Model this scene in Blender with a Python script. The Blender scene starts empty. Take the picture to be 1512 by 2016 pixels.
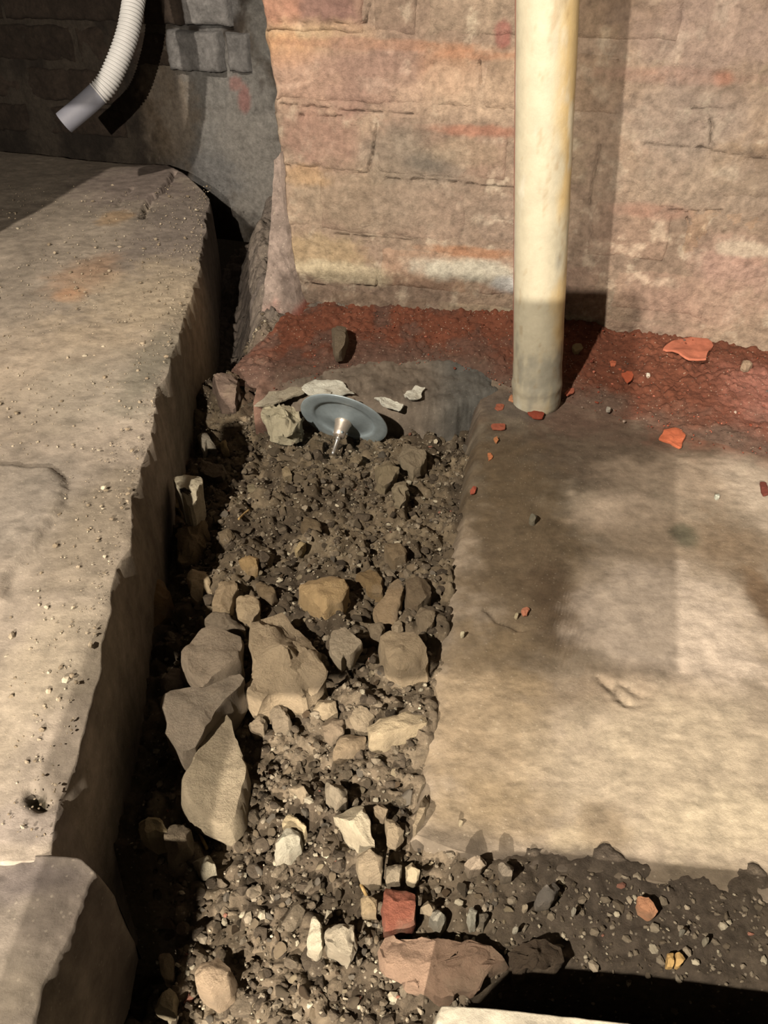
import bpy, bmesh, math, random
import numpy as np
from mathutils import Vector, Matrix

random.seed(7)
SC = bpy.context.scene
COL = SC.collection

# ---------------------------------------------------------------- camera
FPX = 1514.0
PITCH = math.radians(37.0)
CAM = np.array([0.0, 0.0, 0.45])
cd = bpy.data.cameras.new('camera')
cd.sensor_fit = 'VERTICAL'
cd.sensor_height = 24.0
cd.lens = 24.0 * FPX / 2016.0
cd.clip_start = 0.01
cam = bpy.data.objects.new('camera', cd)
cam.location = CAM
cam.rotation_euler = (math.pi / 2 - PITCH, 0, 0)
COL.objects.link(cam)
SC.camera = cam

# ---------------------------------------------------------------- light
SC.view_settings.view_transform = 'Standard'
SC.view_settings.look = 'None'
SC.view_settings.gamma = 1.0
SC.view_settings.use_curve_mapping = False
SC.view_settings.exposure = 0.22
world = bpy.data.worlds.new('world')
SC.world = world
world.use_nodes = True
world.node_tree.nodes['Background'].inputs[0].default_value = (1.0, 0.80, 0.58, 1)
world.node_tree.nodes['Background'].inputs[1].default_value = 0.055
LC = np.array([1.0, 0.84, 0.63])


def lamp(name, loc, watt, size):
    l = bpy.data.lights.new(name, 'POINT')
    l.energy = watt
    l.color = (1.0, 0.855, 0.69)
    l.shadow_soft_size = size
    o = bpy.data.objects.new(name, l)
    o.location = loc
    COL.objects.link(o)
    return o


lamp('work_lamp', (-0.84, -0.70, 1.35), 262.0, 0.018)       # held up on the left
lamp('head_lamp', (-0.16, -0.90, 0.65), 172.0, 0.005)      # low, behind the photographer

# ---------------------------------------------------------------- geometry of the view
fw = np.array([0, math.cos(PITCH), -math.sin(PITCH)])
upv = np.array([0, math.sin(PITCH), math.cos(PITCH)])


def ray(x, y):
    return fw + np.array([1.0, 0, 0]) * ((x - 756) / FPX) + upv * ((1008 - y) / FPX)


def P(x, y, z=0.0):
    d = ray(x, y)
    return CAM + d * ((z - CAM[2]) / d[2])


def mpp(p):
    return float((np.asarray(p) - CAM) @ fw) / FPX


class Plane:
    def __init__(s, o, yaw):
        a = math.radians(yaw)
        s.o = np.array(o, float)
        s.t = np.array([math.cos(a), -math.sin(a), 0])
        s.n = np.array([-math.sin(a), -math.cos(a), 0])

    def hit(s, x, y):
        d = ray(x, y)
        p = CAM + d * (((s.o - CAM) @ s.n) / (d @ s.n))
        return float((p - s.o) @ s.t), float(p[2])

    def pt(s, u, z, d):
        u, z, d = np.broadcast_arrays(u, z, d)
        return s.o[None] + u[..., None].reshape(-1, 1) * s.t + d.reshape(-1, 1) * s.n + z.reshape(-1, 1) * np.array([0, 0, 1.0])


BW = Plane((0.2, 0.96, 0), 16)      # the brick wall
FWL = Plane((-0.40, 1.64, 0), 18)   # the wall further back, its shade painted dark


# ---------------------------------------------------------------- numpy noise
def _h(ix, iy, iz, seed):
    n = (ix * 374761393 + iy * 668265263 + iz * 2147483647 + seed * 974634777) & 0xffffffff
    n = ((n ^ (n >> 13)) * 1274126177) & 0xffffffff
    n = ((n ^ (n >> 16)) * 2246822519) & 0xffffffff
    return ((n ^ (n >> 15)) & 0xffffff) / float(0xffffff)


def vn(p, seed=0):
    p = np.asarray(p, float)
    i = np.floor(p).astype(np.int64)
    f = p - i
    f = f * f * f * (f * (f * 6 - 15) + 10)
    out = 0
    for dx in (0, 1):
        wx = f[:, 0] if dx else 1 - f[:, 0]
        for dy in (0, 1):
            wy = f[:, 1] if dy else 1 - f[:, 1]
            for dz in (0, 1):
                wz = f[:, 2] if dz else 1 - f[:, 2]
                out = out + wx * wy * wz * _h(i[:, 0] + dx, i[:, 1] + dy, i[:, 2] + dz, seed)
    return out * 2 - 1


def fbm(p, freq, octv=4, seed=0, gain=0.5):
    p = np.asarray(p, float) * freq
    a, s, t = 1.0, 0, 0
    for k in range(octv):
        s = s + a * vn(p + 17.3 * k, seed + k)
        t += a
        p = p * 2.03
        a *= gain
    return s / t


def cells(x, y, size, seed):
    """rounded lumps: each cell holds one lump of its own size"""
    gx, gy = x / size, y / size
    ix, iy = np.floor(gx).astype(np.int64), np.floor(gy).astype(np.int64)
    best = np.zeros_like(gx)
    for dx in (-1, 0, 1):
        for dy in (-1, 0, 1):
            cx, cy = ix + dx, iy + dy
            z0 = np.zeros_like(cx)
            px = cx + 0.15 + 0.7 * _h(cx, cy, z0, seed)
            py = cy + 0.15 + 0.7 * _h(cx, cy, z0 + 1, seed)
            r = 0.25 + 0.42 * _h(cx, cy, z0 + 2, seed)
            an = 6.28 * _h(cx, cy, z0 + 3, seed)
            e = 0.65 + 0.35 * _h(cx, cy, z0 + 4, seed)
            ux, uy = gx - px, gy - py
            a = ux * np.cos(an) + uy * np.sin(an)
            b = (-ux * np.sin(an) + uy * np.cos(an)) / e
            q = 1 - (np.abs(a) ** 2.6 + np.abs(b) ** 2.6) / r ** 2.6
            best = np.maximum(best, np.where(q > 0, r * np.sqrt(np.maximum(q, 0)), 0))
    return best * size


def sm(x, a, b):
    t = np.clip((x - a) / (b - a), 0, 1)
    return t * t * (3 - 2 * t)


def xyz(x, y, z=0):
    x = np.asarray(x, float)
    return np.stack([x, np.asarray(y) + 0 * x, np.asarray(z) + 0 * x], -1)


# ---------------------------------------------------------------- mesh and material helpers
def lin(c):
    c = np.asarray(c, float) / 255.0
    return np.where(c <= 0.04045, c / 12.92, ((c + 0.055) / 1.055) ** 2.4)


LCN = LC / LC[1]


def alb(*c):
    """surface colour of something that looks like c under the warm lamps"""
    return np.clip(lin(c) / LCN * 0.80, 0.004, 0.9)


def mk(name, v, quads, mat, parent=None, col=None, smooth=True, tris=None):
    v = np.asarray(v, np.float32)
    me = bpy.data.meshes.new(name)
    quads = np.asarray(quads, np.int32).reshape(-1, 4)
    tris = np.zeros((0, 3), np.int32) if tris is None else np.asarray(tris, np.int32).reshape(-1, 3)
    nq, nt = len(quads), len(tris)
    me.vertices.add(len(v))
    me.vertices.foreach_set('co', v.ravel())
    me.loops.add(nq * 4 + nt * 3)
    me.loops.foreach_set('vertex_index', np.concatenate([quads.ravel(), tris.ravel()]))
    me.polygons.add(nq + nt)
    me.polygons.foreach_set('loop_start', np.concatenate([np.arange(nq) * 4, nq * 4 + np.arange(nt) * 3]).astype(np.int32))
    me.polygons.foreach_set('use_smooth', np.full(nq + nt, smooth))
    me.update(calc_edges=True)
    if col is not None:
        a = me.color_attributes.new('Col', 'FLOAT_COLOR', 'POINT')
        cc = np.ones((len(v), 4), np.float32)
        cc[:, :3] = col
        a.data.foreach_set('color', cc.ravel())
    me.materials.append(mat)
    o = bpy.data.objects.new(name, me)
    COL.objects.link(o)
    if parent is not None:
        o.parent = parent
    return o


def grid_quads(nr, nc, flip=False):
    i = np.arange(nr * nc).reshape(nr, nc)
    q = np.stack([i[:-1, :-1], i[:-1, 1:], i[1:, 1:], i[1:, :-1]], -1).reshape(-1, 4)
    return q[:, ::-1] if flip else q


def tag(o, label=None, cat=None, group=None, kind=None):
    if label: o['label'] = label
    if cat: o['category'] = cat
    if group: o['group'] = group
    if kind: o['kind'] = kind
    return o


def empty(name, loc=(0, 0, 0)):
    o = bpy.data.objects.new(name, None)
    o.location = loc
    o.empty_display_size = 0.02
    COL.objects.link(o)
    return o


def material(name, color=None, rough=0.9, var=0.25, vscale=60, bump=0.3, bscale=300, bdist=0.002, metal=0.0,
             specks=0.0, objcol=False, dust=None, spec=0.25):
    m = bpy.data.materials.new(name)
    m.use_nodes = True
    nt = m.node_tree
    N, L = nt.nodes, nt.links
    b = N['Principled BSDF']
    b.inputs['Roughness'].default_value = rough
    b.inputs['Metallic'].default_value = metal
    b.inputs['Specular IOR Level'].default_value = spec
    tc = N.new('ShaderNodeTexCoord')
    if color is None:
        if objcol:
            s = N.new('ShaderNodeObjectInfo')
            src = s.outputs['Color']
        else:
            s = N.new('ShaderNodeAttribute')
            s.attribute_name = 'Col'
            src = s.outputs['Color']
    else:
        s = N.new('ShaderNodeRGB')
        s.outputs[0].default_value = (*color, 1)
        src = s.outputs[0]

    def noise(scale, detail=6, rg=0.65):
        n = N.new('ShaderNodeTexNoise')
        n.inputs['Scale'].default_value = scale
        n.inputs['Detail'].default_value = detail
        n.inputs['Roughness'].default_value = rg
        L.new(tc.outputs['Object'], n.inputs['Vector'])
        return n

    def mr(sock, a, b_, c, d):
        r = N.new('ShaderNodeMapRange')
        for k, x in zip((1, 2, 3, 4), (a, b_, c, d)):
            r.inputs[k].default_value = x
        L.new(sock, r.inputs[0])
        return r.outputs[0]

    def mix(fac, a, b_, mode='MIX'):
        x = N.new('ShaderNodeMix')
        x.data_type = 'RGBA'
        x.blend_type = mode
        if isinstance(fac, float): x.inputs[0].default_value = fac
        else: L.new(fac, x.inputs[0])
        for k, q in ((6, a), (7, b_)):
            if isinstance(q, tuple): x.inputs[k].default_value = (*q, 1)
            else: L.new(q, x.inputs[k])
        return x.outputs[2]

    n1 = noise(vscale, 8, 0.7)
    v = mr(n1.outputs[0], 0.3, 0.7, 1 - var, 1 + var)
    vv = N.new('ShaderNodeVectorMath')
    vv.operation = 'SCALE'
    L.new(src, vv.inputs[0])
    L.new(v, vv.inputs['Scale'])
    c = vv.outputs[0]
    if dust is not None:
        n3 = noise(dust[1], 5, 0.6)
        c = mix(mr(n3.outputs[0], dust[2], dust[3], 0.0, 0.85), c, tuple(dust[0]))
    if specks:
        vo = N.new('ShaderNodeTexVoronoi')
        vo.inputs['Scale'].default_value = 190
        L.new(tc.outputs['Object'], vo.inputs['Vector'])
        f = mr(vo.outputs['Distance'], 0.10, 0.16, specks, 0.0)
        c = mix(f, c, (0.55, 0.50, 0.40))
        v2 = N.new('ShaderNodeTexVoronoi')
        v2.inputs['Scale'].default_value = 130
        mp = N.new('ShaderNodeVectorMath')
        mp.operation = 'ADD'
        mp.inputs[1].default_value = (3.1, 7.7, 1.3)
        L.new(tc.outputs['Object'], mp.inputs[0])
        L.new(mp.outputs[0], v2.inputs['Vector'])
        f2 = mr(v2.outputs['Distance'], 0.08, 0.2, specks, 0.0)
        c = mix(f2, c, (0.06, 0.05, 0.04))
    L.new(c, b.inputs['Base Color'])
    if bump:
        n2 = noise(bscale, 10, 0.75)
        bp = N.new('ShaderNodeBump')
        bp.inputs['Strength'].default_value = bump
        bp.inputs['Distance'].default_value = bdist
        L.new(n2.outputs[0], bp.inputs['Height'])
        L.new(bp.outputs[0], b.inputs['Normal'])
    return m


M_WALL = material('worn_brick', rough=0.92, var=0.36, vscale=110, bump=0.9, bscale=260, bdist=0.004)
M_CONC = material('dusty_concrete', rough=0.93, var=0.34, vscale=60, bump=0.42, bscale=230, bdist=0.003, specks=0.14)
M_SOIL = material('dark_soil', rough=0.97, var=0.38, vscale=160, bump=0.8, bscale=420, bdist=0.003, specks=0.3)
M_DUST = material('red_brick_dust', rough=0.97, var=0.35, vscale=120, bump=0.8, bscale=420, bdist=0.003, specks=0.4)
M_ROCK = material('dusty_stone', rough=0.9, var=0.22, vscale=90, bump=0.9, bscale=260, bdist=0.004, objcol=True,
                  dust=(alb(142, 120, 90), 45, 0.52, 0.75))
M_GRAV = material('gravel', rough=0.95, var=0.3, vscale=150, bump=0.5, bscale=400)
M_FLAKE = material('brick_flake', rough=0.9, var=0.2, vscale=150, bump=0.4, bscale=400, objcol=True)
M_PIPE = material('cream_paint', rough=0.55, var=0.10, vscale=60, bump=0.35, bscale=160, bdist=0.0015, spec=0.35)
M_TUBE = material('pale_plastic', color=alb(190, 178, 158), rough=0.6, var=0.06, bump=0.1)
M_TUBE2 = material('grey_plastic', color=alb(120, 114, 110), rough=0.6, var=0.06, bump=0.1)
M_STEEL = material('galvanised_steel', color=(0.34, 0.42, 0.47), rough=0.5, var=0.22, vscale=45, bump=0.12, bscale=200,
                   bdist=0.0006, metal=0.45, spec=0.5)
M_BOSS = material('brass_grey_boss', color=(0.55, 0.50, 0.44), rough=0.4, var=0.15, vscale=200, bump=0.1, metal=0.7, spec=0.5)
M_PIN = material('bright_pin', color=(0.85, 0.85, 0.83), rough=0.25, var=0.05, bump=0.0, metal=0.9, spec=0.5)
M_WOOD = material('pale_wood', color=alb(190, 150, 90), rough=0.8, var=0.3, vscale=300, bump=0.3)


# blobs: colour patches, mostly stains, some shade, given where they lie
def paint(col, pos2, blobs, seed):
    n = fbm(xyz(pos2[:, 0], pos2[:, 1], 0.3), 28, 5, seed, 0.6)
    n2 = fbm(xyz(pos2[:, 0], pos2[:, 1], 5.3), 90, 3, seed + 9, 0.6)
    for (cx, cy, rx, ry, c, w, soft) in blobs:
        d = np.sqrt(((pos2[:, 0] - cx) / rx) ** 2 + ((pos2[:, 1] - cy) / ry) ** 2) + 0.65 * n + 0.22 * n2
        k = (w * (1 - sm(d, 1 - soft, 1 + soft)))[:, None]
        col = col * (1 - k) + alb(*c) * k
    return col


# ---------------------------------------------------------------- shapes of the ground
def poly_px(pts, z):
    return np.array([P(x, y, z) for x, y in pts])


ZA = 0.085
A_EDGE = poly_px([(98, 1685), (118, 1590), (140, 1500), (175, 1360), (205, 1230), (240, 1090), (262, 1000), (290, 880),
                  (318, 760), (350, 650), (372, 600), (395, 520), (405, 440), (412, 385)], ZA)
B_EDGE = poly_px([(-60, 2330), (0, 2180), (68, 2016), (110, 1925), (150, 1830), (185, 1722)], 0.08)
R_EDGE = poly_px([(820, 1640), (832, 1560), (847, 1400), (868, 1250), (905, 1050), (930, 930), (944, 830), (950, 775)], 0.0)


def xleft(Y):
    a = np.interp(Y, A_EDGE[:, 1], A_EDGE[:, 0])
    b = np.interp(Y, B_EDGE[:, 1], B_EDGE[:, 0])
    return np.where(Y > A_EDGE[0, 1], a, b)


def xright(Y):
    return np.interp(Y, R_EDGE[:, 1], R_EDGE[:, 0])


NEAR_PX = poly_px([(820, 1640), (880, 1668), (950, 1690), (1100, 1712), (1250, 1728), (1400, 1755), (1512, 1775), (1900, 1840)], 0.0)


def ynear(X):
    return np.interp(X, NEAR_PX[:, 0], NEAR_PX[:, 1])


HOLE = poly_px([(905, 2016), (925, 1958), (985, 1915), (1090, 1893), (1250, 1905), (1512, 1948), (2000, 2010)], -0.005)


def yhole(X):
    return np.interp(X, HOLE[:, 0], HOLE[:, 1])


def soil_base(X, Y):
    z = np.interp(Y, [-.2, .1, .2, .3, .4, .5, .6, .7, .78, .9, 1.0, 1.2, 1.5],
                  [-.02, -.012, -.006, -.004, -.004, -.008, -.016, -.027, -.039, -.022, -.030, -.050, -.030])
    g = X - xleft(Y)
    z = z - 0.022 * (1 - sm(g, 0.015, 0.06)) * sm(Y, 0.26, 0.34) * (1 - 0.8 * sm(Y, .5, .75))
    xe_ = np.interp(Y, [0.15, 0.235], [-0.113, -0.131])
    z = z - 0.12 * (1 - sm(X - xe_, -0.006, 0.006)) * (1 - sm(Y, 0.235, 0.262))
    far = sm(Y, 0.90, 1.05)
    z = z * (1 - far) + far * (-0.075 + 0.105 * sm(g, 0.022, 0.085)) + 0.030 * np.exp(-((X + 0.20) / 0.05) ** 2 - ((Y - 0.86) / 0.06) ** 2)
    # strip of dirt in front of the right-hand slab
    yn = ynear(X) + 0.006 * np.sin(X * 61) + 0.004 * np.sin(X * 143 + 1)
    st = sm(X, 0.02, 0.07) * (1 - sm(Y - yn, 0.004, 0.034))
    z = z * (1 - st) + st * (0.000 + 0.005 * sm(Y - yn, -0.05, -0.005))
    hole = sm(X, 0.035, 0.06) * (1 - sm(Y - yhole(X), -0.010, 0.001))
    z = z - 0.075 * hole
    under = sm(X - xright(Y), 0.004, 0.02) * sm(Y - ynear(X), 0.030, 0.05)
    z = z * (1 - under) + (-0.11) * under
    under2 = (1 - sm(g, -0.02, -0.008))
    z = z * (1 - under2) + (-0.115) * under2
    bank = sm(-g, 0.05, 0.08) * (1 - sm(Y, A_EDGE[0, 1] - 0.03, A_EDGE[0, 1] - 0.01))
    z = z * (1 - bank) + 0.016 * bank
    return z


def soil_z(x, y):
    return float(soil_base(np.array([x]), np.array([y]))[0])


# ---------------------------------------------------------------- soil in the trench
nr, nc = 640, 430
yv = 0.02 + (1.60 - 0.02) * (np.linspace(0, 1, nr) ** 1.55)
xv = np.linspace(-0.46, 0.52, nc)
Y, X = np.meshgrid(yv, xv, indexing='ij')
X, Y = X.ravel(), Y.ravel()
xw = X + 0.010 * fbm(xyz(X, Y), 30, 3, 3)
yw = Y + 0.010 * fbm(xyz(X, Y), 30, 3, 4)
Z = soil_base(X, Y)
smooth_zone = sm(X, 0.02, 0.10) * (1 - sm(Y - ynear(X), 0.05, 0.08))
am = 1 - 0.93 * smooth_zone
Z = Z + am * (0.012 * fbm(xyz(X, Y), 14, 4, 11) + 0.55 * cells(xw, yw, 0.034, 21) * (vn(xyz(X, Y, 2) * 22, 5) > -0.1)
              + 0.75 * cells(xw, yw, 0.013, 22)) + (1 - 0.45 * smooth_zone) * (0.6 * cells(X, Y, 0.006, 23) + 0.4 * smooth_zone * cells(xw, yw, 0.009, 24)) - 0.006
Z = Z + 0.004 * fbm(xyz(X, Y), 120, 4, 15)
n = fbm(xyz(X, Y), 22, 5, 31)
n2 = fbm(xyz(X, Y), 140, 3, 32)
base = alb(124, 103, 74)
dark = alb(86, 70, 50)
pale = alb(160, 136, 100)
k = sm(n, -0.35, 0.35)[:, None]
C = dark * (1 - k) + base * k
k = (sm(n2 + 0.5 * n, 0.15, 0.7) * 0.6)[:, None]
C = C * (1 - k) + pale * k
near = (sm(0.52 - Y, 0.0, 0.15) * sm(0.25 - np.abs(X - 0.0), 0.0, 0.1) * (0.5 + 0.5 * sm(n, -.2, .3)))[:, None]
C = C * (1 - 0.55 * near) + alb(136, 114, 86) * 0.55 * near
blk = (smooth_zone * 0.75)[:, None]
C = C * (1 - blk) + (alb(84, 70, 54) * (1 + 0.35 * n2)[:, None]) * blk
hole_shade = (sm(X, 0.03, 0.05) * (1 - sm(Y - yhole(X), -0.012, 0.0)))[:, None] * 0.6  # shade down in the hole put into the soil colour
C = C * (1 - hole_shade) + alb(50, 40, 28) * hole_shade
red = (sm(Y, 0.80, 0.90) * sm(X - xleft(Y), 0.03, 0.08) * (1 - sm(Y, 0.93, 1.02)) * 0.55)[:, None]
C = C * (1 - red) + alb(120, 74, 58) * red
grey = (sm(Y, 0.95, 1.05) * 0.7)[:, None]
C = C * (1 - grey) + alb(120, 104, 88) * grey
sq = grid_quads(nr, nc)
SLQ = BW.hit(560, 480)[0]


def behind_wall(x, y, m=0.004):
    q = xyz(x, y) - BW.o
    return (q @ BW.n < -m) & (q @ BW.t > SLQ + 0.01)


soil = mk('trench_soil', np.stack([X, Y, Z], -1), sq[~behind_wall(X, Y)[sq].all(1)], M_SOIL, col=C)
tag(soil, 'dark crumbly soil filling the trench between the concrete slabs', 'soil', kind='stuff')
SOILG = (yv, xv, Z.reshape(nr, nc))


def soil_top(x, y):
    i = np.clip(np.searchsorted(SOILG[0], y), 0, nr - 1)
    j = np.clip(np.searchsorted(SOILG[1], x), 0, nc - 1)
    return SOILG[2][i, j]


g = mk('ground_floor', [(-3, -3, -.2), (3, -3, -.2), (3, 4, -.2), (-3, 4, -.2)], [(0, 1, 2, 3)], M_SOIL,
       col=np.tile(alb(70, 58, 42), (4, 1)), smooth=False)
tag(g, kind='structure')


# ---------------------------------------------------------------- concrete slabs
def slab(name, edge, far_pts, near_pts, sgn, ztop, zbot, xend, batter, blobs, base_c, seed, amp=1.0, steps=(), grooves=(),
         nrow=360, ncol=220, chip=0.004):
    """edge: world polyline of the edge that faces the trench, near to far; the far and near ends are given as y(x)."""
    v = np.linspace(0, 1, nrow)
    u = np.linspace(0, 1, ncol) ** 1.35
    y0, y1 = edge[0, 1], edge[-1, 1]
    ye = y0 + (y1 - y0) * v ** 1.25
    xe = np.interp(ye, edge[:, 1], edge[:, 0])
    X = xe[:, None] + (xend - xe[:, None]) * u[None]
    fa = np.interp(X * sgn, far_pts[:, 0] * sgn, far_pts[:, 1])
    ne = np.interp(X * sgn, near_pts[:, 0] * sgn, near_pts[:, 1])
    vv = ((ye - y0) / (y1 - y0))[:, None]
    k = sm(u, 0, 0.25)[None]
    Y = ne * (1 - vv) + fa * vv
    Y = ye[:, None] * (1 - k) + Y * k if False else Y
    pX, pY = X.ravel(), Y.ravel()
    wob = chip * 1.6 * fbm(xyz(pX, pY), 22, 3, seed + 5) + 0.3 * chip * fbm(xyz(pX, pY), 90, 2, seed + 6)
    edgek = np.repeat(np.exp(-np.linspace(0, 1, ncol) ** 1.35 * abs(xend - xe.mean()) / 0.01)[None], nrow, 0).ravel()
    pX0 = pX.copy()
    pX = pX + sgn * (-wob) * edgek
    h = 0.0035 * fbm(xyz(pX, pY), 9, 3, seed) + 0.0007 * fbm(xyz(pX, pY), 50, 4, seed + 1)
    h = h + 0.0005 * fbm(xyz(pX, pY), 260, 3, seed + 2)
    h = h + amp * 0.5 * cells(pX, pY, 0.012, seed + 3) * sm(vn(xyz(pX, pY, .7) * 26, seed + 4), 0.3, 0.5) * (1 - edgek)
    h = h - 0.004 * edgek * (0.6 + 0.8 * np.abs(fbm(xyz(pX, pY), 25, 3, seed + 8)))
    for (pl, dz, wid) in steps:                      # raised skin with a broken edge
        d = signed_poly(pX, pY, pl) + 0.004 * fbm(xyz(pX, pY), 70, 4, seed + 7)
        h = h + dz * sm(d, -wid, wid) * (1 - sm(d, 0.03, 0.16))
    for (pl, dep, wid) in grooves:
        d = dist_line(pX, pY, pl) + 0.003 * fbm(xyz(pX, pY), 120, 3, seed + 7)
        h = h - dep * (1 - sm(d, wid * 0.3, wid))
    pZ = ztop + h
    top = np.stack([pX, pY, pZ], -1).reshape(nrow, ncol, 3)
    col = np.tile(alb(*base_c), (len(pX), 1))
    n = fbm(xyz(pX, pY), 16, 5, seed + 20, 0.6)[:, None]
    col = col * (1 + 0.45 * n)
    bl = []
    for (px, py, rx, ry, c, w, soft) in blobs:
        q = P(px, py, ztop)
        m = mpp(q)
        f = 1.0 / max(0.35, math.sin(math.atan2(CAM[2] - ztop, q[1])))
        bl.append((q[0], q[1], rx * m, ry * m * f, c, w, soft))
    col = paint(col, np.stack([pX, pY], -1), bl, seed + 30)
    col = col.reshape(nrow, ncol, 3)
    # skirts: trench-side face and near face
    ks = np.array([0.06, 0.16, 0.34, 0.55, 0.78, 1.0])
    sk, skc = [], []
    for kk in ks[::-1]:
        e = top[:, 0].copy()
        f = fbm(xyz(e[:, 0], e[:, 1], kk * 0.15), 30, 4, seed + 12) * 0.003 * min(1, kk * 3)
        e[:, 0] = e[:, 0] * (1 - min(1, kk * 3)) + pX0.reshape(nrow, ncol)[:, 0] * min(1, kk * 3)
        e[:, 0] += -sgn * (batter * kk + 0.003 * min(1, kk * 8)) + f
        e[:, 2] = (e[:, 2] * (1 - min(1, 3 * kk)) + ztop * min(1, 3 * kk)) * (1 - kk) + zbot * kk
        sk.append(e)
        skc.append(col[:, 0] * (0.97 + 0.2 * fbm(xyz(e[:, 0], e[:, 1], e[:, 2]), 40, 4, seed + 13))[:, None])
    full = np.concatenate([np.stack(sk, 1), top], 1)
    fc = np.concatenate([np.stack(skc, 1), col], 1)
    rows, rc = [], []
    for kk in ks[::-1]:
        e = full[0].copy()
        e[:, 1] -= 0.003 * min(1, kk * 8) + 0.4 * abs(batter) * kk
        e[:, 2] = e[:, 2] * (1 - kk) + zbot * kk
        rows.append(e)
        rc.append(fc[0])
    rows2 = []
    for kk in ks:
        e = full[-1].copy()
        e[:, 1] += 0.003 * min(1, kk * 8)
        e[:, 2] = e[:, 2] * (1 - kk) + zbot * kk
        rows2.append(e)
    full = np.concatenate([np.stack(rows), full, np.stack(rows2)], 0)
    fc = np.concatenate([np.stack(rc), fc, np.repeat(fc[-1:], len(ks), 0)], 0)
    return mk(name, full.reshape(-1, 3), grid_quads(full.shape[0], full.shape[1], flip=(sgn < 0)), M_CONC,
              col=fc.reshape(-1, 3))


def dist_line(x, y, pl):
    d = np.full(x.shape, 9.0)
    for a, b in zip(pl[:-1], pl[1:]):
        ax, ay, bx, by = a[0], a[1], b[0], b[1]
        t = np.clip(((x - ax) * (bx - ax) + (y - ay) * (by - ay)) / ((bx - ax) ** 2 + (by - ay) ** 2 + 1e-12), 0, 1)
        d = np.minimum(d, np.hypot(x - ax - t * (bx - ax), y - ay - t * (by - ay)))
    return d


def signed_poly(x, y, pl):
    """distance to a closed outline, positive inside"""
    ins = np.zeros(x.shape, bool)
    n = len(pl)
    for i in range(n):
        x1, y1, x2, y2 = pl[i][0], pl[i][1], pl[(i + 1) % n][0], pl[(i + 1) % n][1]
        if y1 == y2: continue
        c = ((y1 > y) != (y2 > y)) & (x < (x2 - x1) * (y - y1) / (y2 - y1) + x1)
        ins ^= c
    d = dist_line(x, y, list(pl) + [pl[0]])
    return np.where(ins, d, -d)


# right-hand floor slab
wall_base = np.array([(x, BW.o[1] - (x - BW.o[0]) * math.tan(math.radians(16))) for x in (-0.3, 0.2, 1.1)])
r_far = wall_base + np.array([0, 0.03])
r_far = np.concatenate([[[0.08, R_EDGE[-1, 1]], [0.13, R_EDGE[-1, 1] + .01]], [(x, BW.o[1] + .03 - (x - BW.o[0]) * 0.2867) for x in (0.16, 0.3, 0.7, 1.2)]])
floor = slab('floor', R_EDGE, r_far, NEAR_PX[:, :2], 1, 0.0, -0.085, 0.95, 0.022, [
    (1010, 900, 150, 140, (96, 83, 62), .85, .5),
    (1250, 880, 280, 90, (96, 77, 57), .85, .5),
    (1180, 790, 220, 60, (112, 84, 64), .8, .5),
    (1030, 1080, 120, 260, (104, 83, 56), .85, .45),  # this and the next: brown stain with shade mixed into the colour
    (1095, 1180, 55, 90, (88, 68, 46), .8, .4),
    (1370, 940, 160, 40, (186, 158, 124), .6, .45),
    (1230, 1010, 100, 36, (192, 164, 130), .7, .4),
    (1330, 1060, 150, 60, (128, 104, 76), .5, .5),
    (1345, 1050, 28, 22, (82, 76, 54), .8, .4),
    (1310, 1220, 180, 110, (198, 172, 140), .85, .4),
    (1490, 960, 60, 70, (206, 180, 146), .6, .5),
    (1510, 1180, 35, 90, (96, 70, 44), .85, .4),  # soft shade at the slab's right put into the colour
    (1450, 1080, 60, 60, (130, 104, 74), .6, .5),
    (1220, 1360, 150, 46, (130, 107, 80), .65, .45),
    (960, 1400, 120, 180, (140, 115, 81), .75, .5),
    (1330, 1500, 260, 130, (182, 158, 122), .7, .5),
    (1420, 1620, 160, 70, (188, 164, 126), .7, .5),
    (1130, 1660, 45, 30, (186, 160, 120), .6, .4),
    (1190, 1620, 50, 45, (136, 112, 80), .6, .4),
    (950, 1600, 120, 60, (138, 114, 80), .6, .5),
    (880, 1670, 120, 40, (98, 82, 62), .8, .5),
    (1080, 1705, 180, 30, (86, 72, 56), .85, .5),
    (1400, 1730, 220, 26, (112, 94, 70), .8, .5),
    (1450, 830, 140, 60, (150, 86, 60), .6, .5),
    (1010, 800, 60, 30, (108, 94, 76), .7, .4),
], (160, 137, 107), 100, amp=0.12, chip=0.003,
    grooves=[([P(1180, 1330), P(1205, 1355), P(1235, 1385)], .003, .004), ([P(960, 1200), P(985, 1225), P(1025, 1240)], .003, .003),
             ([P(1225, 1345), P(1262, 1370), P(1255, 1395)], .002, .003)])
tag(floor, kind='structure')

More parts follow.
